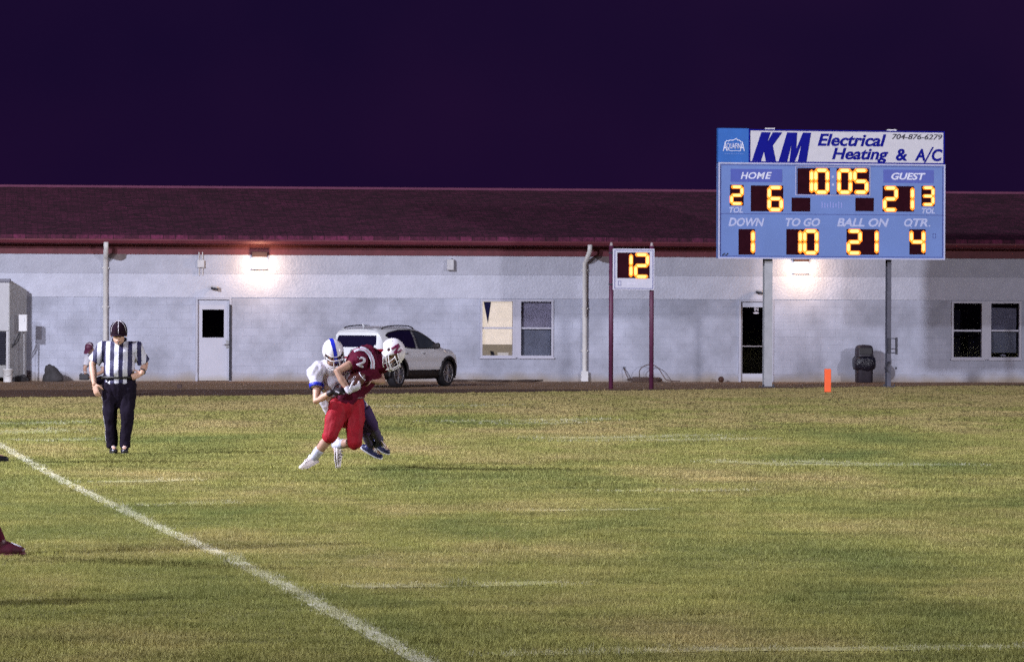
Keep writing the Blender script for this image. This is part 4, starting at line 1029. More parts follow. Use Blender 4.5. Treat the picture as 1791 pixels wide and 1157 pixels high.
    for wx, wz in wheels:
        for s in (-1, 1):
            prof = [(0.20, -0.11), (0.33, -0.115), (0.355, -0.09), (0.365, 0.0), (0.355, 0.09), (0.33, 0.115), (0.25, 0.105), (0.20, 0.03)]
            wm = MB().lathe(prof, n=40); Mx = Matrix.Translation((wx, s * 0.80, 0.365)) @ Matrix.Rotation(R(90), 4, 'X')
            wm.v = [tuple(Mx @ Vector(v)) for v in wm.v]; wh = wm.build('wheel', M_tyre, car, True)
            rim = MB().lathe([(0.255, 0.10), (0.262, 0.118), (0.245, 0.112), (0.236, 0.04), (0.0, 0.035)], n=40)
            if s > 0: rim.v = [(x, y, -z) for x, y, z in rim.v]
            rim.v = [tuple(Mx @ Vector(v)) for v in rim.v]; ro = rim.build('rim', mat('rim_dark', (0.06, 0.06, 0.07), 0.4, 0.6), wh, True)
            z_ = -0.09 * s * -1 if s < 0 else -0.09
            zf = 0.095 if s < 0 else -0.095
            for q in range(10):
                a = q * math.pi / 5 + 0.2; da = 0.09 if q % 2 == 0 else -0.09
                sp = MB(); sp.tube([(0.04 * math.cos(a), 0.04 * math.sin(a), zf), (0.25 * math.cos(a + da), 0.25 * math.sin(a + da), zf)], [0.022, 0.015], 6)
                sp.v = [tuple(Mx @ Vector(v)) for v in sp.v]; sp.build('spoke', M_alloy, wh)
            lip = MB().tube([(0.25 * math.cos(a), 0.25 * math.sin(a), zf * 1.15) for a in np.linspace(0, 2 * math.pi, 37)], 0.012, 6); lip.v = [tuple(Mx @ Vector(v)) for v in lip.v]; lip.build('rim_lip', M_alloy, wh, True)
            hub = MB().lathe([(0.05, 0), (0.05, 0.01), (0.03, 0.02)], n=16); hub.v = [tuple(Mx @ Vector((x, y, (z + 0.1) * (1 if s < 0 else -1)))) for x, y, z in hub.v]; hub.build('hub_cap', M_alloy, wh)
    for s in (-1, 1):
        MB().tube(smooth_path([(-0.45, s * 0.60, 1.60), (-0.25, s * 0.61, 1.665), (0.4, s * 0.62, 1.70), (1.05, s * 0.61, 1.675), (1.3, s * 0.60, 1.60)], 5), 0.017, 8).build('roof_rail', M_clad, car, True)
        mr_ = MB().tube([(1.92, s * 0.86, 1.12), (1.90, s * 1.03, 1.14)], [0.07, 0.085], 12, side=(0, 0, 1), sq=0.6, round_ends=True).build('mirror', M_clad, car, True)
        for x in (0.35, 1.28): MB().tube([(x - 0.09, s * 0.945, 0.93), (x, s * 0.975, 0.935), (x + 0.09, s * 0.945, 0.93)], 0.014, 8).build('door_handle', M_alloy, car, True)
    for s in (-1, 1):
        for wx, wz in wheels:
            MB().tube([(wx + 0.455 * math.cos(a), s * (w0(wx + 0.455 * math.cos(a), wz + 0.455 * math.sin(a)) + 0.006), wz + 0.455 * math.sin(a)) for a in np.linspace(-0.15, math.pi + 0.15, 40)], 0.034, 8).build('arch_trim', M_clad, car, True)
        for poly, nm in ((rear_gl, 'window_trim'), (frnt_gl, 'window_trim')):
            ring = []
            for i in range(len(poly) + 1):
                x_, z_ = poly[i % len(poly)]; x2, z2 = poly[(i + 1) % len(poly)]
                for q_ in range(5): t = q_ / 5; xx, zz = x_ + (x2 - x_) * t, z_ + (z2 - z_) * t; ring.append((xx, s * (w0(xx, zz) + 0.003), zz))
            MB().tube(ring[:5 * len(poly) + 1], 0.014, 6).build(nm, M_clad, car)
        MB().tube([(x_, s * (w0(x_, 0.46) + 0.004), 0.46) for x_ in np.linspace(0.46, 2.24, 12)], 0.02, 6).build('sill_trim', M_clad, car)
    MB().prism([(-0.72, 1.545), (-0.60, 1.615), (-0.5, 1.63), (-0.52, 1.58)], -0.56, 0.56).build('spoiler', M_cw, car, bevel=0.01)
    MB().tube([(-0.35, 0, 1.66), (-0.42, 0, 1.72), (-0.46, 0, 1.735)], [0.03, 0.02, 0.008], 8).build('antenna_fin', M_cw, car, True)
    em = MB().tube([(-0.968, 0.075 * math.cos(a), 1.0 + 0.042 * math.sin(a)) for a in np.linspace(0, 2 * math.pi, 25)], 0.007, 6)
    for y in (-0.03, 0.03): em.tube([(-0.968, y - 0.012, 0.968), (-0.968, y + 0.012, 1.032)], 0.007, 6)
    em.tube([(-0.968, -0.04, 1.0), (-0.968, 0.04, 1.0)], 0.006, 6)
    tag(em.build('emblem', M_alloy, car), kind='stuff')
    del em
    MB().box(-0.99, -0.96, -0.4, 0.4, 0.36, 0.42).build('bumper_plate', M_alloy, car, bevel=0.008)
    return car
build_car()

# ------------------------------------------------------------------ people
def remesh(name, T, voxel, m, parent, fold=0.0, fscale=8.0, smooth=2, seed=0.0):
    me = T.mesh('tmp'); o = bpy.data.objects.new('tmp', me); col.objects.link(o)
    md = o.modifiers.new('r', 'REMESH'); md.mode = 'VOXEL'; md.voxel_size = voxel
    sm = o.modifiers.new('s', 'SMOOTH'); sm.factor = 0.5; sm.iterations = smooth
    bpy.context.view_layer.update()
    out = bpy.data.meshes.new_from_object(o.evaluated_get(bpy.context.evaluated_depsgraph_get()))
    bpy.data.objects.remove(o); bpy.data.meshes.remove(me); out.name = name
    if fold:
        n = len(out.vertices); co = np.zeros(n * 3); no = np.zeros(n * 3)
        out.vertices.foreach_get('co', co); out.vertices.foreach_get('normal', no); co = co.reshape(-1, 3); no = no.reshape(-1, 3)
        d = np.array([mnoise.noise((p[0] * fscale + seed, p[1] * fscale, p[2] * fscale * 0.7)) + 0.5 * mnoise.noise((p[0] * fscale * 2.3, p[1] * fscale * 2.3 + seed, p[2] * fscale * 1.6)) for p in co])
        co += no * (d * fold)[:, None]; out.vertices.foreach_set('co', co.ravel()); out.update()
    return link(name, out, m, parent, True)
def bvh_of(o):
    me = o.data
    return BVHTree.FromPolygons([v.co.copy() for v in me.vertices], [tuple(p.vertices) for p in me.polygons])
def stick_on(name, V2, faces, bvh, m, parent, d=(0, 1, 0), off=0.005, origin=None):
    """lay a flat shape on a surface along d; V2 are 3-D points in front of the surface"""
    d = Vector(d).normalized(); out = []
    for p in V2:
        h = bvh.ray_cast(Vector(p) - d * 1.0, d)
        if h[0] is None:
            h = bvh.find_nearest(Vector(p))
        out.append(h[0] - d * off)
    return MB().add(out, faces).build(name, m, parent, True, solid=0.004)
def strip_faces(path, hw, normal):
    P = [Vector(p) for p in path]; v = []; n_ = Vector(normal)
    for i, p in enumerate(P):
        t = (P[min(i + 1, len(P) - 1)] - P[max(i - 1, 0)]).normalized(); s = t.cross(n_).normalized()
        for q in (-1, -0.33, 0.33, 1): v.append(p + s * hw * q)
    f = []
    for i in range(len(P) - 1):
        for q in range(3): f.append((4 * i + q, 4 * i + q + 1, 4 * i + q + 5, 4 * i + q + 4))
    return v, f
def flat_text(body, h, w_):
    me = text_mesh(body, -w_ / 2, w_ / 2, -h / 2, h / 2, 0.03, 0.0, 0.0)
    bm = bmesh.new(); bm.from_mesh(me); bmesh.ops.remove_doubles(bm, verts=bm.verts, dist=1e-5)
    bmesh.ops.triangulate(bm, faces=bm.faces); bmesh.ops.subdivide_edges(bm, edges=bm.edges, cuts=2)
    v = [x.co.copy() for x in bm.verts]; bm.verts.index_update(); f = [tuple(q.index for q in p.verts) for p in bm.faces]; bm.free()
    return v, f
def axes(f, u):
    f = Vector(f).normalized(); u = Vector(u); u = (u - f * u.dot(f)).normalized(); r = f.cross(u)
    return Matrix((r, f, u)).transposed()            # columns: right, forward, up
def add_hand(T, wrist, d, n, side, curl=0.7, s=1.0):
    w_ = Vector(wrist); d = Vector(d).normalized(); n = Vector(n); n = (n - d * n.dot(d)).normalized(); side = Vector(side); side = (side - d * side.dot(d) - n * side.dot(n)).normalized()
    T.tube([w_, w_ + d * .045 * s, w_ + d * .092 * s], [.030 * s, .041 * s, .042 * s], 12, side=side, sq=0.42, round_ends=True)
    for i, ln in enumerate((.060, .074, .080, .072)):
        off = (-.032 + .0215 * i) * s; p = w_ + d * .088 * s + side * off; pts = [p]
        for k in range(3):
            a = curl * (k * 0.75 + 0.45); q = d * math.cos(a) + n * math.sin(a); pts.append(pts[-1] + q * ln * s * (0.46, 0.31, 0.25)[k])
        T.tube(pts, [.0105 * s, .0100 * s, .0092 * s, .0082 * s], 8, round_ends=True)
    p = w_ + d * .028 * s + side * .032 * s; pts = [p]
    for k in range(3):
        q = (d * (0.55 + 0.2 * k) + side * (0.75 - 0.3 * k) + n * (0.25 + 0.3 * k * curl)).normalized(); pts.append(pts[-1] + q * (.036, .030, .024)[k] * s)
    T.tube(pts, [.014 * s, .012 * s, .0105 * s, .009 * s], 8, round_ends=True)
def add_head(T, c, f, u, s=1.0):
    A = axes(f, u); c = Vector(c); q = lambda r_, f_, u_: c + A @ Vector((r_, f_, u_)) * s
    T.ball(q(0, -.012, .025), .074 * s, .094 * s, .092 * s, A); T.ball(q(0, .022, -.045), .058 * s, .066 * s, .074 * s, A)
    T.ball(q(0, .045, -.092), .032 * s, .034 * s, .022 * s, A)
    T.tube([q(0, .078, .012), q(0, .098, -.022), q(0, .100, -.034)], [.010 * s, .014 * s, .015 * s], 8, round_ends=True)
    T.tube([q(-.045, .074, .018), q(0, .086, .022), q(.045, .074, .018)], .011 * s, 8, round_ends=True)
    T.tube([q(-.022, .084, -.064), q(0, .090, -.062), q(.022, .084, -.064)], .008 * s, 6, round_ends=True)
    for e in (-1, 1): T.ball(q(e * .076, -.01, -.012), .012 * s, .022 * s, .034 * s, A, 10, 8)
    return A
def face_parts(root, c, f, u, s=1.0, hair=None, hair_len=0.0):
    A = axes(f, u); c = Vector(c); q = lambda r_, f_, u_: c + A @ Vector((r_, f_, u_)) * s
    for e in (-1, 1):
        MB().ball(q(e * .030, .083, .001), .0115 * s, .008 * s, .0065 * s, A, 10, 8).build('eye', mat('eye_dark', (0.03, 0.02, 0.02), 0.3), root, True)
        MB().tube([q(e * .016, .092, .022), q(e * .032, .090, .027), q(e * .048, .080, .021)], .0045 * s, 6).build('eyebrow', mat('brow_brown', (0.06, 0.035, 0.02), 0.8), root, True)
    MB().tube([q(-.020, .0915, -.0665), q(0, .0975, -.0655), q(.020, .0915, -.0665)], .0042 * s, 6).build('mouth', mat('lip', (0.28, 0.09, 0.08), 0.5), root, True)
def add_torso(T, J, gr=0.0, low=0.0, k=1.0, sq=0.64):
    pv, ch, nk = Vector(J['pelvis']), Vector(J['chest']), Vector(J['neck']); side = (Vector(J['shR']) - Vector(J['shL'])).normalized()
    wa = pv.lerp(ch, 0.45); dn = (pv - ch).normalized()
    T.tube([pv + dn * (.06 + low), pv, wa, ch, ch.lerp(nk, 0.55), nk - (nk - ch).normalized() * 0.01], [(.140 + gr) * k, (.165 + gr) * k, (.150 + gr) * k, (.178 + gr) * k, (.165 + gr) * k, (.075 + gr) * k], 20, side=side, sq=sq, round_ends=True)
    for s_ in ('L', 'R'):
        T.ball(J['sh' + s_], (.072 + gr) * k)
        T.tube([ch.lerp(nk, .55), J['sh' + s_]], [(.085 + gr) * k, (.07 + gr) * k], 12, round_ends=True)
def lerp_chain(pts, t0, t1, n=5):
    P = [Vector(p) for p in pts]; L_ = [0]
    for a, b in zip(P[:-1], P[1:]): L_.append(L_[-1] + (b - a).length)
    out = []
    for i in range(n + 1):
        s = (t0 + (t1 - t0) * i / n) * L_[-1]
        for j in range(len(P) - 1):
            if s <= L_[j + 1] + 1e-9:
                out.append(P[j].lerp(P[j + 1], (s - L_[j]) / (L_[j + 1] - L_[j]))); break
    # keep the joints themselves
    return out
def arm_pts(J, s): return [J['sh' + s], J['el' + s], J['wr' + s]]
def leg_pts(J, s): return [J['hip' + s], J['kn' + s], J['an' + s]]
def add_body(T, J, k=1.0, hands=None, hk=1.0):
    add_torso(T, J, -0.012, 0, k)
    for s in 'LR':
        sh, el, wr = (Vector(p) for p in arm_pts(J, s)); T.tube([sh, sh.lerp(el, .5), el, el.lerp(wr, .4), wr], [.060 * k, .052 * k, .043 * k, .044 * k, .029 * k], 12, round_ends=True)
        hp, kn, an = (Vector(p) for p in leg_pts(J, s)); T.tube([hp, hp.lerp(kn, .5), kn, kn.lerp(an, .35), an], [.092 * k, .080 * k, .056 * k, .060 * k, .038 * k], 14, round_ends=True)
        T.tube([an, Vector(an).lerp(Vector(J['toe' + s]), .8)], [.034 * k, .026 * k], 10, round_ends=True)
    T.tube([J['neck'], Vector(J['neck']).lerp(Vector(J['head']), .7)], [.062 * k, .056 * k], 12, round_ends=True)
    add_head(T, J['head'], J['hf'], J['hu'], hk)
    for s in (hands or {}): add_hand(T, J['wr' + s], *hands[s])
def shoe(root, an, toe, up, m, m_sole, k=1.0, side=None, trim=None):
    an, toe, up = Vector(an), Vector(toe), Vector(up).normalized()
    d = (toe - an); d = (d - up * d.dot(up)); L_ = d.length; d.normalize(); sd = d.cross(up)
    base = an + up * ((toe - an).dot(up))          # under the ankle, at toe height
    T = MB(); h = base - d * 0.05
    T.tube([h, base + d * .03, base + d * L_ * .62, base + d * L_ * .92], [.040 * k, .046 * k, .050 * k, .036 * k], 14, side=sd, sq=0.75, round_ends=True)
    T.tube([base + up * .01, an + up * .02], [.044 * k, .046 * k], 12, round_ends=True)
    T.tube([an.lerp(base, .3), base + d * L_ * .55 + up * .012], [.040 * k, .036 * k], 12, round_ends=True)
    so_ = remesh('shoe', T, .010, m, root, smooth=3)
    S_ = MB(); S_.tube([h - up * .026, base + d * .03 - up * .028, base + d * L_ * .62 - up * .028, base + d * L_ * .96 - up * .022], [.041 * k, .044 * k, .050 * k, .034 * k], 14, side=sd, sq=0.28, round_ends=True); S_.build('sole', m_sole, so_, True)
    if trim:
        bv = bvh_of(so_)
        for q in (0.35, 0.5, 0.65):
            c = base + d * L_ * q; v, f = strip_faces([c + up * (.06 - t * .05) - Vector((0, .3, 0)) + d * t * .02 for t in (0, .5, 1)], .008, (0, 1, 0)); stick_on('shoe_stripe', v, f, bv, trim, so_, (0, 1, 0), 0.003)
        for q in (.3, .45): MB().tube([base + d * L_ * q + up * .045 + sd * .03, base + d * L_ * q + up * .060, base + d * L_ * q + up * .045 - sd * .03], .005, 6).build('lace', trim, so_, True)
    return so_
def build_helmet(root, c, f, u, m, m_mask, k=1.0, stripe=None, logo=None):
    A = axes(f, u); c = Vector(c); ax_ = Vector((.122, .150, .138)) * k
    NU, NV = 56, 40; V = []; keep = []
    for j in range(NV + 1):
        th = math.pi * j / NV
        for i in range(NU):
            ph = 2 * math.pi * i / NU; V.append(Vector((math.sin(th) * math.cos(ph), math.sin(th) * math.sin(ph), math.cos(th))))
    fc = []
    for j in range(NV):
        for i in range(NU):
            q = (j * NU + i, (j + 1) * NU + i, (j + 1) * NU + (i + 1) % NU, j * NU + (i + 1) % NU)
            n = sum((V[x] for x in q), Vector()) / 4; n.normalize()
            face = n.y > 0.42 and n.z < 0.36
            neck_ = n.z < -0.62 and not (n.y > -0.05 and abs(n.x) > 0.35 and n.z > -0.92)
            hole = abs(n.x) > 0.9 and math.hypot(n.y - 0.02, n.z + 0.22) < 0.13
            if face or neck_ or hole: continue
            fc.append(q)
    W_ = []
    for n in V:
        p = Vector((n.x * ax_.x, n.y * ax_.y, n.z * ax_.z))
        if n.z < -0.3: p.x *= 1 - 0.12 * (-n.z - .3); p.z *= 0.98
        W_.append(c + A @ p)
    mb = MB(); mb.v = [tuple(p) for p in W_]; mb.f = fc
    me = mb.mesh('helmet'); bm = bmesh.new(); bm.from_mesh(me); bmesh.ops.delete(bm, geom=[v for v in bm.verts if not v.link_faces], context='VERTS'); bm.to_mesh(me); bm.free()
    h = link('helmet', me, m, root, True); md = h.modifiers.new('solid', 'SOLIDIFY'); md.thickness = 0.012; md.offset = -1
    q = lambda r_, f_, u_: c + A @ Vector((r_, f_, u_)) * k
    for z, fo in ((-.055, .205), (-.085, .208), (-.128, .185)):
        MB().tube(smooth_path([q(-.112, .055, z * .8), q(-.092, .14, z), q(-.045, fo - .012, z), q(0, fo, z), q(.045, fo - .012, z), q(.092, .14, z), q(.112, .055, z * .8)], 4), .0062 * k, 6).build('mask_bar', m_mask, h, True)
    MB().tube(smooth_path([q(-.105, .085, .02), q(-.06, .168, .03), q(0, .182, .035), q(.06, .168, .03), q(.105, .085, .02)], 4), .0062 * k, 6).build('mask_bar', m_mask, h, True)
    for e in (-1, 1):
        MB().tube([q(e * .034, .178, .033), q(e * .036, .20, -.055), q(e * .032, .185, -.128)], .0062 * k, 6).build('mask_bar', m_mask, h, True)
        MB().tube([q(e * .098, .10, .018), q(e * .096, .13, -.055), q(e * .085, .13, -.125)], .0055 * k, 6).build('mask_bar', m_mask, h, True)
        MB().tube([q(e * .10, .075, -.09), q(e * .06, .11, -.135), q(0, .125, -.14)], .010 * k, 6, side=A @ Vector((0, 0, 1)), sq=.5).build('chin_strap', m_mask, h, True)
        for (yy, zz) in ((.05, .055), (-.09, .03), (.02, .10)):
            MB().ball(q(e * .113 * math.sqrt(max(0, 1 - (yy / .15) ** 2 - (zz / .138) ** 2)) * 1.06, yy, zz), .006 * k, nu=8, nv=6).build('vent', mat('vent_dark', (0.02, 0.018, 0.03), 0.6), h, True)
    MB().tube([q(-.10, .062, .06), q(-.05, .128, .055), q(0, .143, .052), q(.05, .128, .055), q(.10, .062, .06)], .007 * k, 6).build('brow_trim', m_mask, h, True)
    if stripe:
        v = []; f_ = []
        n_ = 24
        for i in range(n_ + 1):
            a = R(68) - i / n_ * R(200)
            a = math.pi / 2 - (i / n_ * R(185) - R(70))
            for e in (-1, -.3, .3, 1):
                xx = e * .021; y_, z_ = math.sin(math.pi / 2 - a) , math.cos(math.pi / 2 - a)
                y_, z_ = math.cos(a), math.sin(a)
                v.append(q(xx, y_ * (.1525), z_ * (.1405)))
        for i in range(n_):
            for e in range(3): f_.append((4 * i + e, 4 * i + e + 1, 4 * i + e + 5, 4 * i + e + 4))
        MB().add(v, f_).build('helmet_stripe', stripe, h, True)
    return h, A

M_skin = mat('skin', (0.50, 0.30, 0.22), 0.5, var=0.1, scale=12)
M_skin_d = mat('tanned_skin', (0.36, 0.21, 0.155), 0.5, var=0.12, scale=12)
M_maroon = mat('maroon_jersey', (0.080, 0.004, 0.020), 0.8, spec=0.12, var=0.15, scale=9, bump=0.003, bscale=120)
M_red = mat('red_pants', (0.26, 0.006, 0.016), 0.7, var=0.2, scale=7, spec=0.2, bump=0.006, bscale=22)
M_white_cloth = mat('white_cloth', (0.56, 0.54, 0.64), 0.7, var=0.06, scale=7)
M_navy = mat('navy_cloth', (0.040, 0.018, 0.075), 0.75, var=0.2, scale=8, spec=0.2)
M_royal = mat('royal_stripe', (0.012, 0.022, 0.42), 0.4, var=0.05)
M_helmet_w = mat('white_helmet', (0.68, 0.65, 0.71), 0.22, var=0.03, coat=0.6)
M_mask_w = mat('white_mask', (0.74, 0.72, 0.74), 0.4)
M_mask_g = mat('grey_mask', (0.60, 0.57, 0.62), 0.4)
M_wshoe = mat('white_shoe', (0.72, 0.66, 0.68), 0.5, var=0.12, scale=20)
M_nshoe = mat('navy_shoe', (0.012, 0.014, 0.075), 0.45, var=0.2)
M_kshoe = mat('black_shoe', (0.012, 0.011, 0.016), 0.4, var=0.2)
M_black_glove = mat('black_glove', (0.018, 0.010, 0.018), 0.5)
M_sock = mat('blue_white_sock', (0.45, 0.46, 0.58), 0.8, var=0.2, scale=18)
M_pants_k = mat('black_trousers', (0.008, 0.005, 0.013), 0.9, var=0.25, scale=6, spec=0.12)

# --- tackle: shared ground point
pg = G(596.9, 820.3)
def Z8(X, Y, y=0.0):
    k = 634 * 48.85 / (48.85 + y)
    return Vector(((X - 400) / k, y, (1075 - Y - 4.0 * 4.13 * y) / k))
# runner with the ball
runner = tag(empty('person', pg), 'player in maroon jersey and red pants bent over the ball', 'person', 'players in the tackle')
J = dict(pelvis=Z8(440, 585, .02), chest=Z8(565, 395, -.02), neck=Z8(672, 290, 0), head=Z8(762, 238, -.02), hf=(.22, -.25, -.95), hu=(.95, -.12, .25),
         shL=Z8(640, 330, .17), shR=Z8(525, 285, -.17), elR=Z8(372, 368, -.30), wrR=Z8(462, 508, -.34), elL=Z8(690, 440, .12), wrL=Z8(620, 432, -.10),
         hipR=Z8(378, 620, -.05), knR=Z8(322, 835, -.20), anR=Z8(190, 1005, -.08), toeR=Z8(112, 1062, -.22), hipL=Z8(492, 620, .04), knL=Z8(500, 878, -.10), anL=Z8(352, 900, .14), toeL=Z8(378, 1062, .10))
T = MB(); add_body(T, J, .98, {'R': (Vector((.8, .05, .35)), Vector((-.1, .6, .6)), Vector((-.4, .2, .9)), 0.7, .95), 'L': (Vector((-.9, -.3, -.05)), Vector((0, .4, -.9)), Vector((0, -.9, .2)), .6, .95)})
remesh('body', T, .0075, M_skin_d, runner, smooth=2)
T = MB(); add_torso(T, J, .022, -.02, 1.0, .72)
for s, sh in (('R', Z8(518, 290, -.17)), ('L', Z8(645, 325, .16))):
    T.ball(sh, .125, .115, .120); T.tube([sh, Vector(sh).lerp(J['el' + s], .38)], [.110, .078], 14)
T.tube([Z8(520, 275, -.12), Z8(590, 250, 0), Z8(650, 300, .12)], [.12, .125, .12], 14, round_ends=True)
T.tube([Z8(600, 300, -.05), Z8(690, 330, -.03)], [.15, .09], 14, round_ends=True)
jersey = remesh('jersey', T, .010, M_maroon, runner, fold=.014, fscale=10, smooth=2, seed=3)
bv = bvh_of(jersey)
M_sleeve_stripe = mat('sleeve_stripe', (0.58, 0.62, 0.74), 0.6, var=0.08)
for off, hw, m in ((0, .022, M_sleeve_stripe), (0, .007, mat('stripe_core', (0.42, 0.28, 0.36), 0.6))):
    path = smooth_path([Z8(X, Y, -.6) for X, Y in ((492, 214), (530, 202), (572, 208), (606, 240), (628, 290), (630, 348))], 6)
    v, f = strip_faces(path, hw, (0, 1, 0)); stick_on('shoulder_stripe', v, f, bv, m, jersey, off=.005 if hw > .01 else .008)
v, f = flat_text('2', .115, .085); Mr = Matrix.Rotation(R(-28), 3, 'Y')
c = Z8(553, 298, -.6); stick_on('jersey_number', [c + Mr.inverted() @ p for p in v], f, bv, M_white_cloth, jersey, off=.006)
T = MB(); add_torso_dn = Vector(J['pelvis'])
side = (J['hipL'] - J['hipR']).normalized()
T.tube([Z8(430, 680, .0), Z8(436, 620, .0), Z8(462, 545, .0)], [.155, .175, .155], 20, side=side, sq=.78, round_ends=True)
for s, rr in (('R', (.115, .108, .082, .070)), ('L', (.115, .108, .085, .075))):
    hp, kn, an = J['hip' + s], J['kn' + s], J['an' + s]; T.tube([hp, hp.lerp(kn, .5), kn, kn.lerp(an, .13)], list(rr), 16, round_ends=False)
    T.ball(kn, rr[2] * 1.02)
T.ball(J['hipR'], .118); T.ball(J['hipL'], .12)
remesh('pants', T, .008, M_red, runner, fold=.012, fscale=11, smooth=2, seed=8)
MB().tube([Z8(462, 548, .0) + side * .160 * math.cos(a) + side.cross(Vector((.35, 0, .93))) * .125 * math.sin(a) for a in np.linspace(0, 2 * math.pi, 33)], .017, 8).build('belt', mat('maroon_belt', (0.09, 0.008, 0.02), 0.5), runner, True)
h, A = build_helmet(runner, Z8(772, 222, -.02), J['hf'], J['hu'], M_helmet_w, M_mask_w, 1.03)
bv = bvh_of(h); M_logo = mat('maroon_logo', (0.13, 0.008, 0.05), 0.4)
hc = Z8(800, 208, -.02); up2 = Vector((.85, 0, .53)); rt2 = Vector((.53, 0, -.85))
Npoly = [[(-.048, -.05), (-.048, .05), (-.022, .05), (-.022, -.05)], [(.022, -.05), (.022, .05), (.048, .05), (.048, -.05)], [(-.036, .05), (-.010, .05), (.036, -.05), (.010, -.05)]]
for pl in Npoly:
    v = []; f = []; n1, n2 = 8, 4
    for i in range(n1 + 1):
        for j in range(n2 + 1):
            a = Vector(pl[0]).lerp(Vector(pl[1]), i / n1); b = Vector(pl[3]).lerp(Vector(pl[2]), i / n1); q = a.lerp(b, j / n2); v.append(hc + Vector((0, -.5, 0)) + rt2 * q.x + up2 * q.y)
    for i in range(n1):
        for j in range(n2): f.append((i * (n2 + 1) + j, i * (n2 + 1) + j + 1, (i + 1) * (n2 + 1) + j + 1, (i + 1) * (n2 + 1) + j))
    stick_on('helmet_letter', v, f, bv, M_logo, h, off=.004)
T = MB(); add_hand(T, J['wrR'], Vector((.8, .05, .35)), Vector((-.1, .6, .6)), Vector((-.4, .2, .9)), 0.7, 1.06); T.tube([J['wrR'].lerp(J['elR'], .16), J['wrR']], [.037, .035], 12, round_ends=True)
remesh('glove', T, .0065, M_white_cloth, runner, smooth=1)
for s in 'RL':
    a, b = J['kn' + s].lerp(J['an' + s], .60), J['an' + s]
    T = MB().tube([a, b], [.058, .045], 14, round_ends=True); remesh('sock', T, .009, M_sock, runner)
shoe(runner, J['anR'], J['toeR'], (-.25, -.2, .95), M_wshoe, mat('pale_sole', (0.6, 0.55, 0.58), 0.6), 1.0, trim=M_wshoe)
shoe(runner, J['anL'], J['toeL'], (.75, -.15, .05), M_wshoe, MATS['pale_sole'], 1.05, trim=mat('grey_stripe', (0.25, 0.24, 0.28), 0.5))
# the ball, held
ball = tag(empty('football', pg + Z8(503, 438, -.24)), 'brown leather football tucked under the runner in maroon', 'ball')
dB = Vector((.75, -.1, .55)).normalized()
pr = [(-.14, .004), (-.125, .028), (-.095, .056), (-.05, .079), (0, .086), (.05, .079), (.095, .056), (.125, .028), (.14, .004)]
MB().tube([dB * t for t, _ in pr], [r_ for _, r_ in pr], 22).build('leather', mat('ball_leather', (0.075, 0.022, 0.018), 0.45, bump=0.002, bscale=150), ball, True)
D_, A_, B_ = frame_from(dB, (0, -1, .6))
for t in (-.1, .1): MB().tube([dB * t + (A_ * math.cos(a) + B_ * math.sin(a)) * .0545 for a in np.linspace(0, 2 * math.pi, 25)], .006, 6).build('ball_stripe', M_white_cloth, ball, True)
for k_ in range(6): t = -.045 + k_ * .018; MB().tube([dB * t + A_ * .086 + B_ * -.012, dB * t + A_ * .089, dB * t + A_ * .086 + B_ * .012], .003, 5).build('lace', M_white_cloth, ball, True)

# tackler
tk = tag(empty('person', pg + Vector((0, 0, 0))), 'tackling player in white jersey and blue striped white helmet', 'person', 'players in the tackle')
J = dict(pelvis=Z8(470, 640, .36), chest=Z8(330, 480, .18), neck=Z8(318, 352, .05), head=Z8(338, 238, -.10), hf=(.26, -.64, -.72), hu=(.0, -.72, .66),
         shR=Z8(225, 400, .04), shL=Z8(450, 390, .22), elR=Z8(222, 585, -.12), wrR=Z8(330, 518, -.25), elL=Z8(560, 500, .3), wrL=Z8(560, 540, .05),
         hipR=Z8(430, 660, .38), hipL=Z8(535, 650, .38), knL=Z8(605, 755, .42), anL=Z8(655, 868, .72), toeL=Z8(722, 952, .74), knR=Z8(560, 790, .48), anR=Z8(590, 905, .76), toeR=Z8(668, 985, .80))
T = MB(); add_body(T, J, .96, {'R': (Vector((.9, -.05, .1)), Vector((.1, .9, 0)), Vector((0, .1, 1)), .5, .95), 'L': (Vector((-.9, -.2, 0)), Vector((0, .5, -.5)), Vector((0, 0, 1)), .5, .95)})
remesh('body', T, .0075, M_skin, tk, smooth=2)
T = MB(); add_torso(T, J, .018, .05, 1.0, .70)
for s, sh in (('R', Z8(222, 385, .02)), ('L', Z8(450, 385, .2))):
    T.ball(sh, .120, .115, .118); T.tube([sh, Vector(sh).lerp(J['el' + s], .48)], [.105, .072], 14)
T.tube([Z8(230, 365, .02), Z8(320, 345, .08), Z8(430, 370, .18)], [.105, .115, .105], 14, round_ends=True)
T.tube([Z8(285, 430, .12), Z8(300, 560, .24), Z8(320, 640, .30)], [.14, .125, .10], 14, round_ends=True)
remesh('jersey', T, .010, M_white_cloth, tk, fold=.014, fscale=10, smooth=2, seed=12)
a = Vector(Z8(222, 385, .02)).lerp(J['elR'], .40); b = Vector(Z8(222, 385, .02)).lerp(J['elR'], .52)
MB().tube([a, b], [.089, .080], 18, caps=False).build('sleeve_band', M_royal, tk, True, solid=.004)
T = MB(); side = (J['hipL'] - J['hipR']).normalized()
T.tube([Z8(485, 690, .38), Z8(470, 620, .36)], [.15, .16], 18, side=side, sq=.8, round_ends=True)
for s in 'RL':
    hp, kn, an = J['hip' + s], J['kn' + s], J['an' + s]; T.tube([hp, hp.lerp(kn, .5), kn, kn.lerp(an, .2)], [.112, .104, .080, .066], 16); T.ball(kn, .082)
remesh('pants', T, .010, M_navy, tk, fold=.006, fscale=6, seed=5)
for s in 'RL':
    T = MB().tube([J['kn' + s].lerp(J['an' + s], .25), J['kn' + s].lerp(J['an' + s], .6), J['an' + s]], [.062, .058, .043], 14, round_ends=True); remesh('sock', T, .009, mat('navy_sock', (0.05, 0.035, 0.09), 0.8), tk)
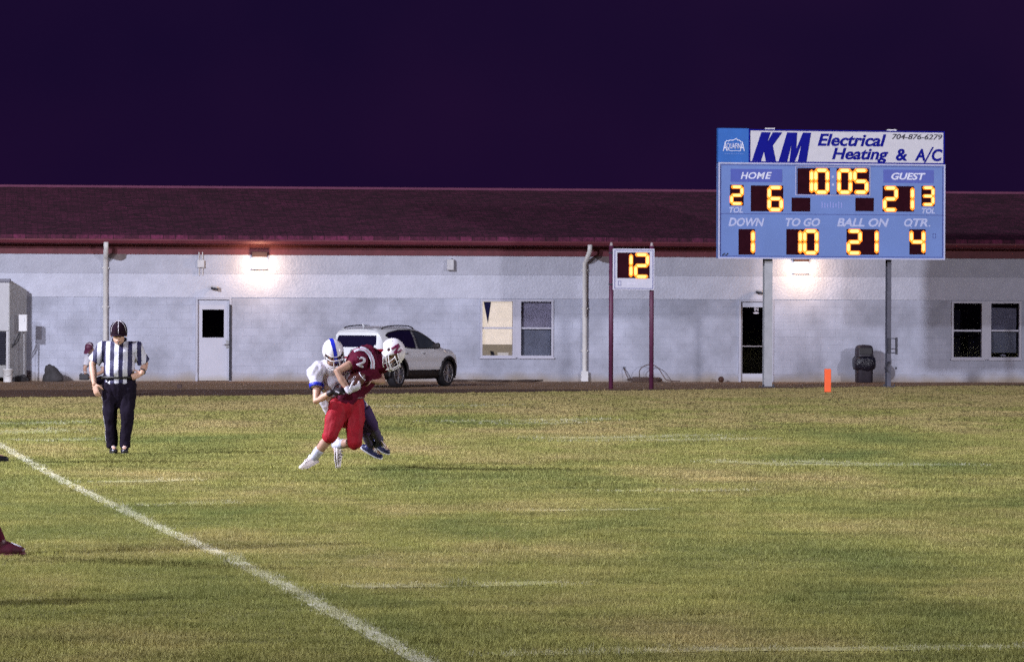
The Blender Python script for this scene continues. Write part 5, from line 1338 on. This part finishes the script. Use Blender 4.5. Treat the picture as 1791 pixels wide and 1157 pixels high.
build_helmet(tk, Z8(340, 222, -.10), J['hf'], J['hu'], M_helmet_w, M_mask_g, 1.0, stripe=M_royal)
face_parts(tk, J['head'], J['hf'], J['hu'])
T = MB(); add_hand(T, J['wrR'], Vector((.9, -.05, .1)), Vector((.1, .9, 0)), Vector((0, .1, 1)), .5, 1.06); T.tube([J['wrR'].lerp(J['elR'], .14), J['wrR']], [.037, .036], 12, round_ends=True)
gl = remesh('glove', T, .0065, M_black_glove, tk, smooth=1)
gp = J['wrR'] + Vector((.05, -.025, .015)); MB().tube([gp, gp + Vector((.045, -.006, -.02))], .008, 6).build('glove_mark', M_white_cloth, gl)
shoe(tk, J['anL'], J['toeL'], (.35, -.5, .6), M_nshoe, mat('white_sole', (0.55, 0.55, 0.62), 0.5), 1.0, trim=M_wshoe)
shoe(tk, J['anR'], J['toeR'], (.35, -.5, .6), M_nshoe, MATS['white_sole'], 1.0, trim=M_wshoe)

# --- referee
rg = G(209, 792.6)
ref = tag(empty('person', rg), 'referee in black and white striped shirt and black cap looking down', 'person')
def Z3(X, Y, y=0.0): return Vector(((X - 590) / 391.7, y, (1080 - Y) / 391.7))
m = bpy.data.materials.new('referee_stripes'); m.use_nodes = True; N = m.node_tree.nodes; L = m.node_tree.links; b = N['Principled BSDF']; b.inputs['Roughness'].default_value = .7
tc = N.new('ShaderNodeTexCoord'); sx = N.new('ShaderNodeSeparateXYZ'); L.new(tc.outputs['Object'], sx.inputs[0])
m1 = N.new('ShaderNodeMath'); m1.operation = 'MULTIPLY_ADD'; m1.inputs[1].default_value = 2 * math.pi / .111; m1.inputs[2].default_value = -.026 * 2 * math.pi / .111; L.new(sx.outputs['X'], m1.inputs[0])
m2 = N.new('ShaderNodeMath'); m2.operation = 'COSINE'; L.new(m1.outputs[0], m2.inputs[0])
rp = N.new('ShaderNodeValToRGB'); rp.color_ramp.interpolation = 'CONSTANT'; rp.color_ramp.elements[0].color = (.54, .54, .63, 1); rp.color_ramp.elements[1].color = (.014, .012, .060, 1); rp.color_ramp.elements[1].position = .52
mr = N.new('ShaderNodeMapRange'); mr.inputs['From Min'].default_value = -1; L.new(m2.outputs[0], mr.inputs['Value']); L.new(mr.outputs[0], rp.inputs[0]); L.new(rp.outputs[0], b.inputs['Base Color'])
M_stripes = m
J = dict(pelvis=Z3(588, 735), chest=Z3(588, 612, .01), neck=Z3(589, 532, -.02), head=Z3(588, 486, -.11), hf=(.06, -.97, -.20), hu=(0, -.20, .97),
         shL=Z3(508, 562, .01), shR=Z3(670, 562, .01), elL=Z3(455, 640, .0), wrL=Z3(468, 735, -.10), elR=Z3(712, 640, .08), wrR=Z3(702, 682, -.10),
         hipL=Z3(548, 735), hipR=Z3(628, 735), knL=Z3(544, 890, -.02), knR=Z3(629, 890, -.05), anL=Z3(556, 1046, .03), anR=Z3(616, 1046, .0), toeL=Z3(572, 1066, -.19), toeR=Z3(622, 1066, -.24))
T = MB(); add_body(T, J, 1.06, hk=1.22, hands={'L': (Vector((.25, -.12, -.95)), Vector((.5, .8, .0)), Vector((.4, -.7, 0)), .35, 1.05), 'R': (Vector((-.75, -.2, -.35)), Vector((.2, .9, 0)), Vector((0, -.3, .9)), .8, 1.0)})
remesh('body', T, .0075, M_skin, ref, smooth=2)
face_parts(ref, J['head'], J['hf'], J['hu'], 1.22)
T = MB(); add_torso(T, J, .014, -.04, 1.10, .74)
T.ball(Z3(588, 665, -.05), .19, .15, .15)
for s in 'LR':
    sh, el = Vector(J['sh' + s]), Vector(J['el' + s]); T.tube([sh, sh.lerp(el, .5), sh.lerp(el, .86)], [.084, .086, .088], 16)
shirt = remesh('striped_shirt', T, .010, M_stripes, ref, fold=.012, fscale=9, smooth=2, seed=21)
MB().tube([J['neck'] + Vector((.078 * math.cos(a), -.005 + .075 * math.sin(a), .035 + .02 * math.sin(a))) for a in np.linspace(0, 2 * math.pi, 25)], .018, 8).build('collar', M_pants_k, shirt, True)
T = MB(); T.tube([Z3(588, 790), Z3(588, 745), Z3(588, 700)], [.17, .205, .200], 20, side=(1, 0, 0), sq=.72, round_ends=True)
for s in 'LR':
    hp, kn, an = J['hip' + s], J['kn' + s], J['an' + s]; T.tube([hp, hp.lerp(kn, .5), kn, kn.lerp(an, .6), an + Vector((0, -.01, -.005))], [.122, .106, .086, .074, .066], 18)
tr = remesh('trousers', T, .010, M_pants_k, ref, fold=.016, fscale=10, smooth=2, seed=31)
MB().tube([Z3(588, 704) + Vector((.212 * math.cos(a), .155 * math.sin(a), 0)) for a in np.linspace(0, 2 * math.pi, 33)], .018, 8).build('belt', M_black, tr, True)
v, f = strip_faces([Z3(499, Y, 0) + Vector((-.3, 0, 0)) for Y in np.linspace(800, 1030, 12)], .008, (1, 0, 0)); stick_on('trouser_piping', v, f, bvh_of(tr), M_white_cloth, tr, (1, 0, 0), .003)
for s in 'LR': shoe(ref, J['an' + s], J['toe' + s], (0, 0, 1), M_kshoe, M_black, 1.05, trim=M_white_cloth)
A = axes(J['hf'], J['hu']); hc = Vector(J['head']); q = lambda r_, f_, u_: hc + A @ Vector((r_, f_, u_)) * 1.22
cap = MB(); n1, n2 = 28, 12
for j in range(n2 + 1):
    th = j / n2 * math.pi * .56
    for i in range(n1): ph = 2 * math.pi * i / n1; cap.v.append(tuple(q(.088 * math.sin(th) * math.cos(ph), -.008 + .108 * math.sin(th) * math.sin(ph), .022 + .104 * math.cos(th))))
cap.f = [(j * n1 + i, (j + 1) * n1 + i, (j + 1) * n1 + (i + 1) % n1, j * n1 + (i + 1) % n1) for j in range(n2) for i in range(n1)]
M_cap = mat('black_cap', (0.012, 0.004, 0.010), 0.85, var=0.2, spec=0.1)
cp = cap.build('cap', M_cap, ref, True, solid=.005)
br = MB(); n3 = 16
for j in range(4):
    for i in range(n3 + 1):
        a = math.pi * i / n3; k_ = j / 3; br.v.append(tuple(q(.086 * math.cos(a), .085 * math.sin(a) + k_ * .048 * math.sin(a), .012 + .0 * k_ - .018 * k_ * abs(math.cos(a)) - k_ * .012)))
br.f = [(j * (n3 + 1) + i, j * (n3 + 1) + i + 1, (j + 1) * (n3 + 1) + i + 1, (j + 1) * (n3 + 1) + i) for j in range(3) for i in range(n3)]
br.build('brim', M_cap, cp, True, solid=.006)
for ph in (90, 32, 148, 212, 328, 270):
    MB().tube([q(.0895 * math.sin(t) * math.cos(R(ph)), -.008 + .1095 * math.sin(t) * math.sin(R(ph)), .022 + .1055 * math.cos(t)) for t in np.linspace(.06, math.pi * .52, 12)], .0038, 5).build('piping', M_mask_g, cp, True)
MB().ball(q(0, -.008, .128), .008, nu=8, nv=6).build('button', M_mask_g, cp, True)
MB().tube([q(0, .098, -.068), q(0, .122, -.072)], [.007, .010], 8).build('whistle', M_black, ref, True)
MB().tube(smooth_path([q(.006, .115, -.075), Z3(598, 545, -.17), Z3(615, 520, -.10), Z3(622, 508, -.02)], 4), .003, 5).build('lanyard', M_black, ref, True)
wr_ = J['wrR'].lerp(J['elR'], .15); dd = (J['elR'] - J['wrR']).normalized(); _, a_, b_ = frame_from(dd)
MB().tube([wr_ + (a_ * math.cos(t) + b_ * math.sin(t)) * .037 for t in np.linspace(0, 2 * math.pi, 21)], .009, 8).build('wristband', M_black, ref, True)

# --- kneeling helper behind the referee
kp = G(170, 692)
kn_ = tag(empty('person', kp, 0), 'person in maroon cap and grey shirt crouching behind the referee', 'person')
def ZK(px, py, y=0.0):
    s_ = F / kp.y; return Vector(((px - 170) / s_, y, (692 - py) / s_))
J = dict(pelvis=ZK(186, 658, .1), chest=ZK(176, 634, 0), neck=ZK(165, 620, -.02), head=ZK(157, 609, -.08), hf=(-.35, -.7, -.6), hu=(-.2, -.5, .8),
         shL=ZK(153, 627, .0), shR=ZK(184, 625, -.02), elL=ZK(149, 645, -.1), wrL=ZK(152, 656, -.25), elR=ZK(180, 650, -.15), wrR=ZK(165, 657, -.28),
         hipL=ZK(178, 664, .1), hipR=ZK(196, 664, .1), knL=ZK(166, 668, -.3), knR=ZK(196, 684, -.3), anL=ZK(170, 684, -.05), anR=ZK(200, 684, .15), toeL=ZK(168, 689, -.25), toeR=ZK(202, 690, .3))
T = MB(); add_body(T, J, .9, {'L': (Vector((.5, -.6, -.3)), Vector((.3, .3, .8)), Vector((.8, 0, .3)), .7, .9), 'R': (Vector((-.5, -.6, -.3)), Vector((-.3, .3, .8)), Vector((-.8, 0, .3)), .7, .9)})
remesh('body', T, .009, M_skin_d, kn_)
T = MB(); add_torso(T, J, .012, .0, .95, .7)
for s in 'LR': T.tube([J['sh' + s], Vector(J['sh' + s]).lerp(J['el' + s], .7)], [.085, .07], 12)
remesh('shirt', T, .012, mat('grey_shirt', (0.42, 0.41, 0.46), 0.8), kn_, fold=.006, seed=2)
T = MB()
for s in 'LR': T.tube([J['hip' + s], J['kn' + s], J['an' + s]], [.105, .08, .06], 12, round_ends=True)
T.tube([J['hipL'], J['hipR']], .11, 12, round_ends=True); remesh('trousers', T, .012, M_pants_k, kn_, fold=.005)
for s in 'LR': shoe(kn_, J['an' + s], J['toe' + s], (0, 0, 1), M_kshoe, M_black, .95)
A = axes(J['hf'], J['hu']); hc = Vector(J['head']); q = lambda r_, f_, u_: hc + A @ Vector((r_, f_, u_))
cap = MB().ball(q(0, -.01, .045), .090, .110, .085, A).build('cap', mat('dark_maroon_cap', (0.07, 0.010, 0.035), 0.6), kn_, True)
MB().tube([q(0, .07, .03), q(0, .15, .018)], [.075, .06], 14, side=A @ Vector((1, 0, 0)), sq=.1, round_ends=True).build('brim', MATS['dark_maroon_cap'], cap, True)
MB().tube([q(.09, 0, .03), q(.06, -.01, .125), q(-.06, -.01, .125), q(-.09, 0, .03)], .007, 6).build('headband', M_mask_g, kn_, True)
bx = tag(empty('camera_bag', kp + ZK(150, 658, -.35)), 'small dark object held low by the crouching person', 'bag')
MB().box(-.10, .10, -.06, .06, -.07, .06).build('case', M_black, bx, bevel=.02); MB().tube([(-.08, 0, .06), (-.04, 0, .10), (.04, 0, .10), (.08, 0, .06)], .010, 6).build('grip', M_grey_metal, bx, True)

# --- standing people beyond the left edge, only a cap, a belly and shoes reach into the picture
def stander(loc, rz, label, height, top, bottom, shoe_m, sole_m, belly=0.0, toe_fwd=.0, cap=None, headset=False, stride=0.0, trim=None, helmet=False, foot=.21, fk=1.05):
    r_ = tag(empty('person', loc, rz), label, 'person'); k = height / 1.80
    V_ = lambda x, y, z: Vector((x, y, z)) * k
    J = dict(pelvis=V_(0, 0, .96), chest=V_(0, .0, 1.28), neck=V_(0, -.01, 1.50), head=V_(0, -.04, 1.655), hf=(0, -1, -.05), hu=(0, -.05, 1), shL=V_(.19, 0, 1.44), shR=V_(-.19, 0, 1.44), elL=V_(.25, .04, 1.14), elR=V_(-.25, .04, 1.14),
             wrL=V_(.24, -.12, .92), wrR=V_(-.24, -.12, .92), hipL=V_(.1, 0, .94), hipR=V_(-.1, 0, .94), knL=V_(.11, -.02 - stride * .5, .50), knR=V_(-.11, -.02 + stride * .2, .50), anL=V_(.12, .0 - stride, .09), anR=V_(-.12, .02 + stride, .09), toeL=V_(.15, -foot - stride, .035), toeR=V_(-.15, -.19 + stride, .035))
    T = MB(); add_body(T, J, k, {'L': (Vector((0, -.3, -1)), Vector((-1, 0, 0)), Vector((0, -1, 0)), .4, k), 'R': (Vector((0, -.3, -1)), Vector((1, 0, 0)), Vector((0, -1, 0)), .4, k)})
    remesh('body', T, .010, M_skin, r_)
    face_parts(r_, J['head'], J['hf'], J['hu'])
    T = MB(); add_torso(T, J, .025, -.02, k, .72)
    if belly: T.ball(V_(0, -belly * .55, 1.10), .19 * k, .17 * k, .17 * k)
    for s in 'LR': T.tube([J['sh' + s], J['sh' + s].lerp(J['el' + s], .8)], [.088 * k, .076 * k], 14)
    remesh('shirt', T, .012, top, r_, fold=.006, seed=4)
    T = MB(); T.tube([V_(0, 0, .88), V_(0, 0, 1.0)], [.17 * k, .175 * k], 18, side=(1, 0, 0), sq=.72, round_ends=True)
    for s in 'LR': T.tube([J['hip' + s], J['kn' + s], J['an' + s]], [.118 * k, .09 * k, .068 * k], 14)
    remesh('trousers', T, .012, bottom, r_, fold=.008, seed=6)
    for s in 'LR': shoe(r_, J['an' + s], J['toe' + s], (0, 0, 1), shoe_m, sole_m, fk * k, trim=trim)
    A = axes(J['hf'], J['hu']); q = lambda a, b, c: J['head'] + A @ Vector((a, b, c))
    if cap:
        c_ = MB().ball(q(0, -.008, .045), .088, .108, .090, A).build('cap', cap, r_, True)
        MB().tube([q(0, .06, .045), q(0, .165, .038)], [.078, .062], 14, side=(1, 0, 0), sq=.12, round_ends=True).build('brim', cap, c_, True)
    if headset:
        hs = MB().tube(smooth_path([q(.085, .0, .0), q(.09, .0, .07), q(0, -.01, .145), q(-.09, 0, .07), q(-.085, 0, 0)], 4), .010, 6).build('headset', M_black, r_, True)
        MB().tube(smooth_path([q(.085, .01, -.01), q(.075, .08, -.05), q(.03, .125, -.062)], 4), .006, 6).build('boom', M_black, hs, True); MB().ball(q(.02, .128, -.062), .022, nu=10, nv=8).build('microphone', M_black, hs, True)
    if helmet: build_helmet(r_, q(0, 0, .01), J['hf'], J['hu'], M_maroon, M_mask_g, 1.0)
    return r_
def stand_spot(px, py, back):
    g_ = G(px, py); return Vector((g_.x - back, g_.y, 0))
stander(stand_spot(18, 808, .45), R(90), 'coach in pale blue shirt and black cap with headset at the frame edge', 1.95, mat('pale_blue_shirt', (0.20, 0.34, 0.66), 0.7), mat('khaki_trousers', (0.16, 0.14, 0.12), 0.8), M_kshoe, M_black, belly=.16, cap=M_cap, headset=True, stride=.15)
stander(stand_spot(36, 973, .57), R(90), 'player stepping at the frame edge with a maroon shoe in view', 1.80, M_maroon, M_maroon, mat('maroon_shoe', (0.085, 0.010, 0.026), 0.55, var=0.15), mat('maroon_sole', (0.2, 0.06, 0.08), 0.6), stride=.38, trim=M_white_cloth, helmet=True, foot=.17, fk=1.45)

# two more players on the touchline beyond the frame, their shadows fall into it
def copy_tree(o, parent=None):
    c = o.copy(); col.objects.link(c); c.parent = parent
    for ch in o.children: copy_tree(ch, c)
    return c
edge_player = [o for o in bpy.data.objects if o.get('label', '').startswith('player stepping')][0]
for loc_, lab in (((-4.7, 20.6, 0), 'player beyond the frame whose shadow crosses the bottom corner'), ((-5.0, 25.2, 0), 'player beyond the frame whose shadow lies across the sideline')):
    c_ = copy_tree(edge_player); c_.location = loc_; c_['label'] = lab; c_['group'] = 'players waiting beyond the sideline'
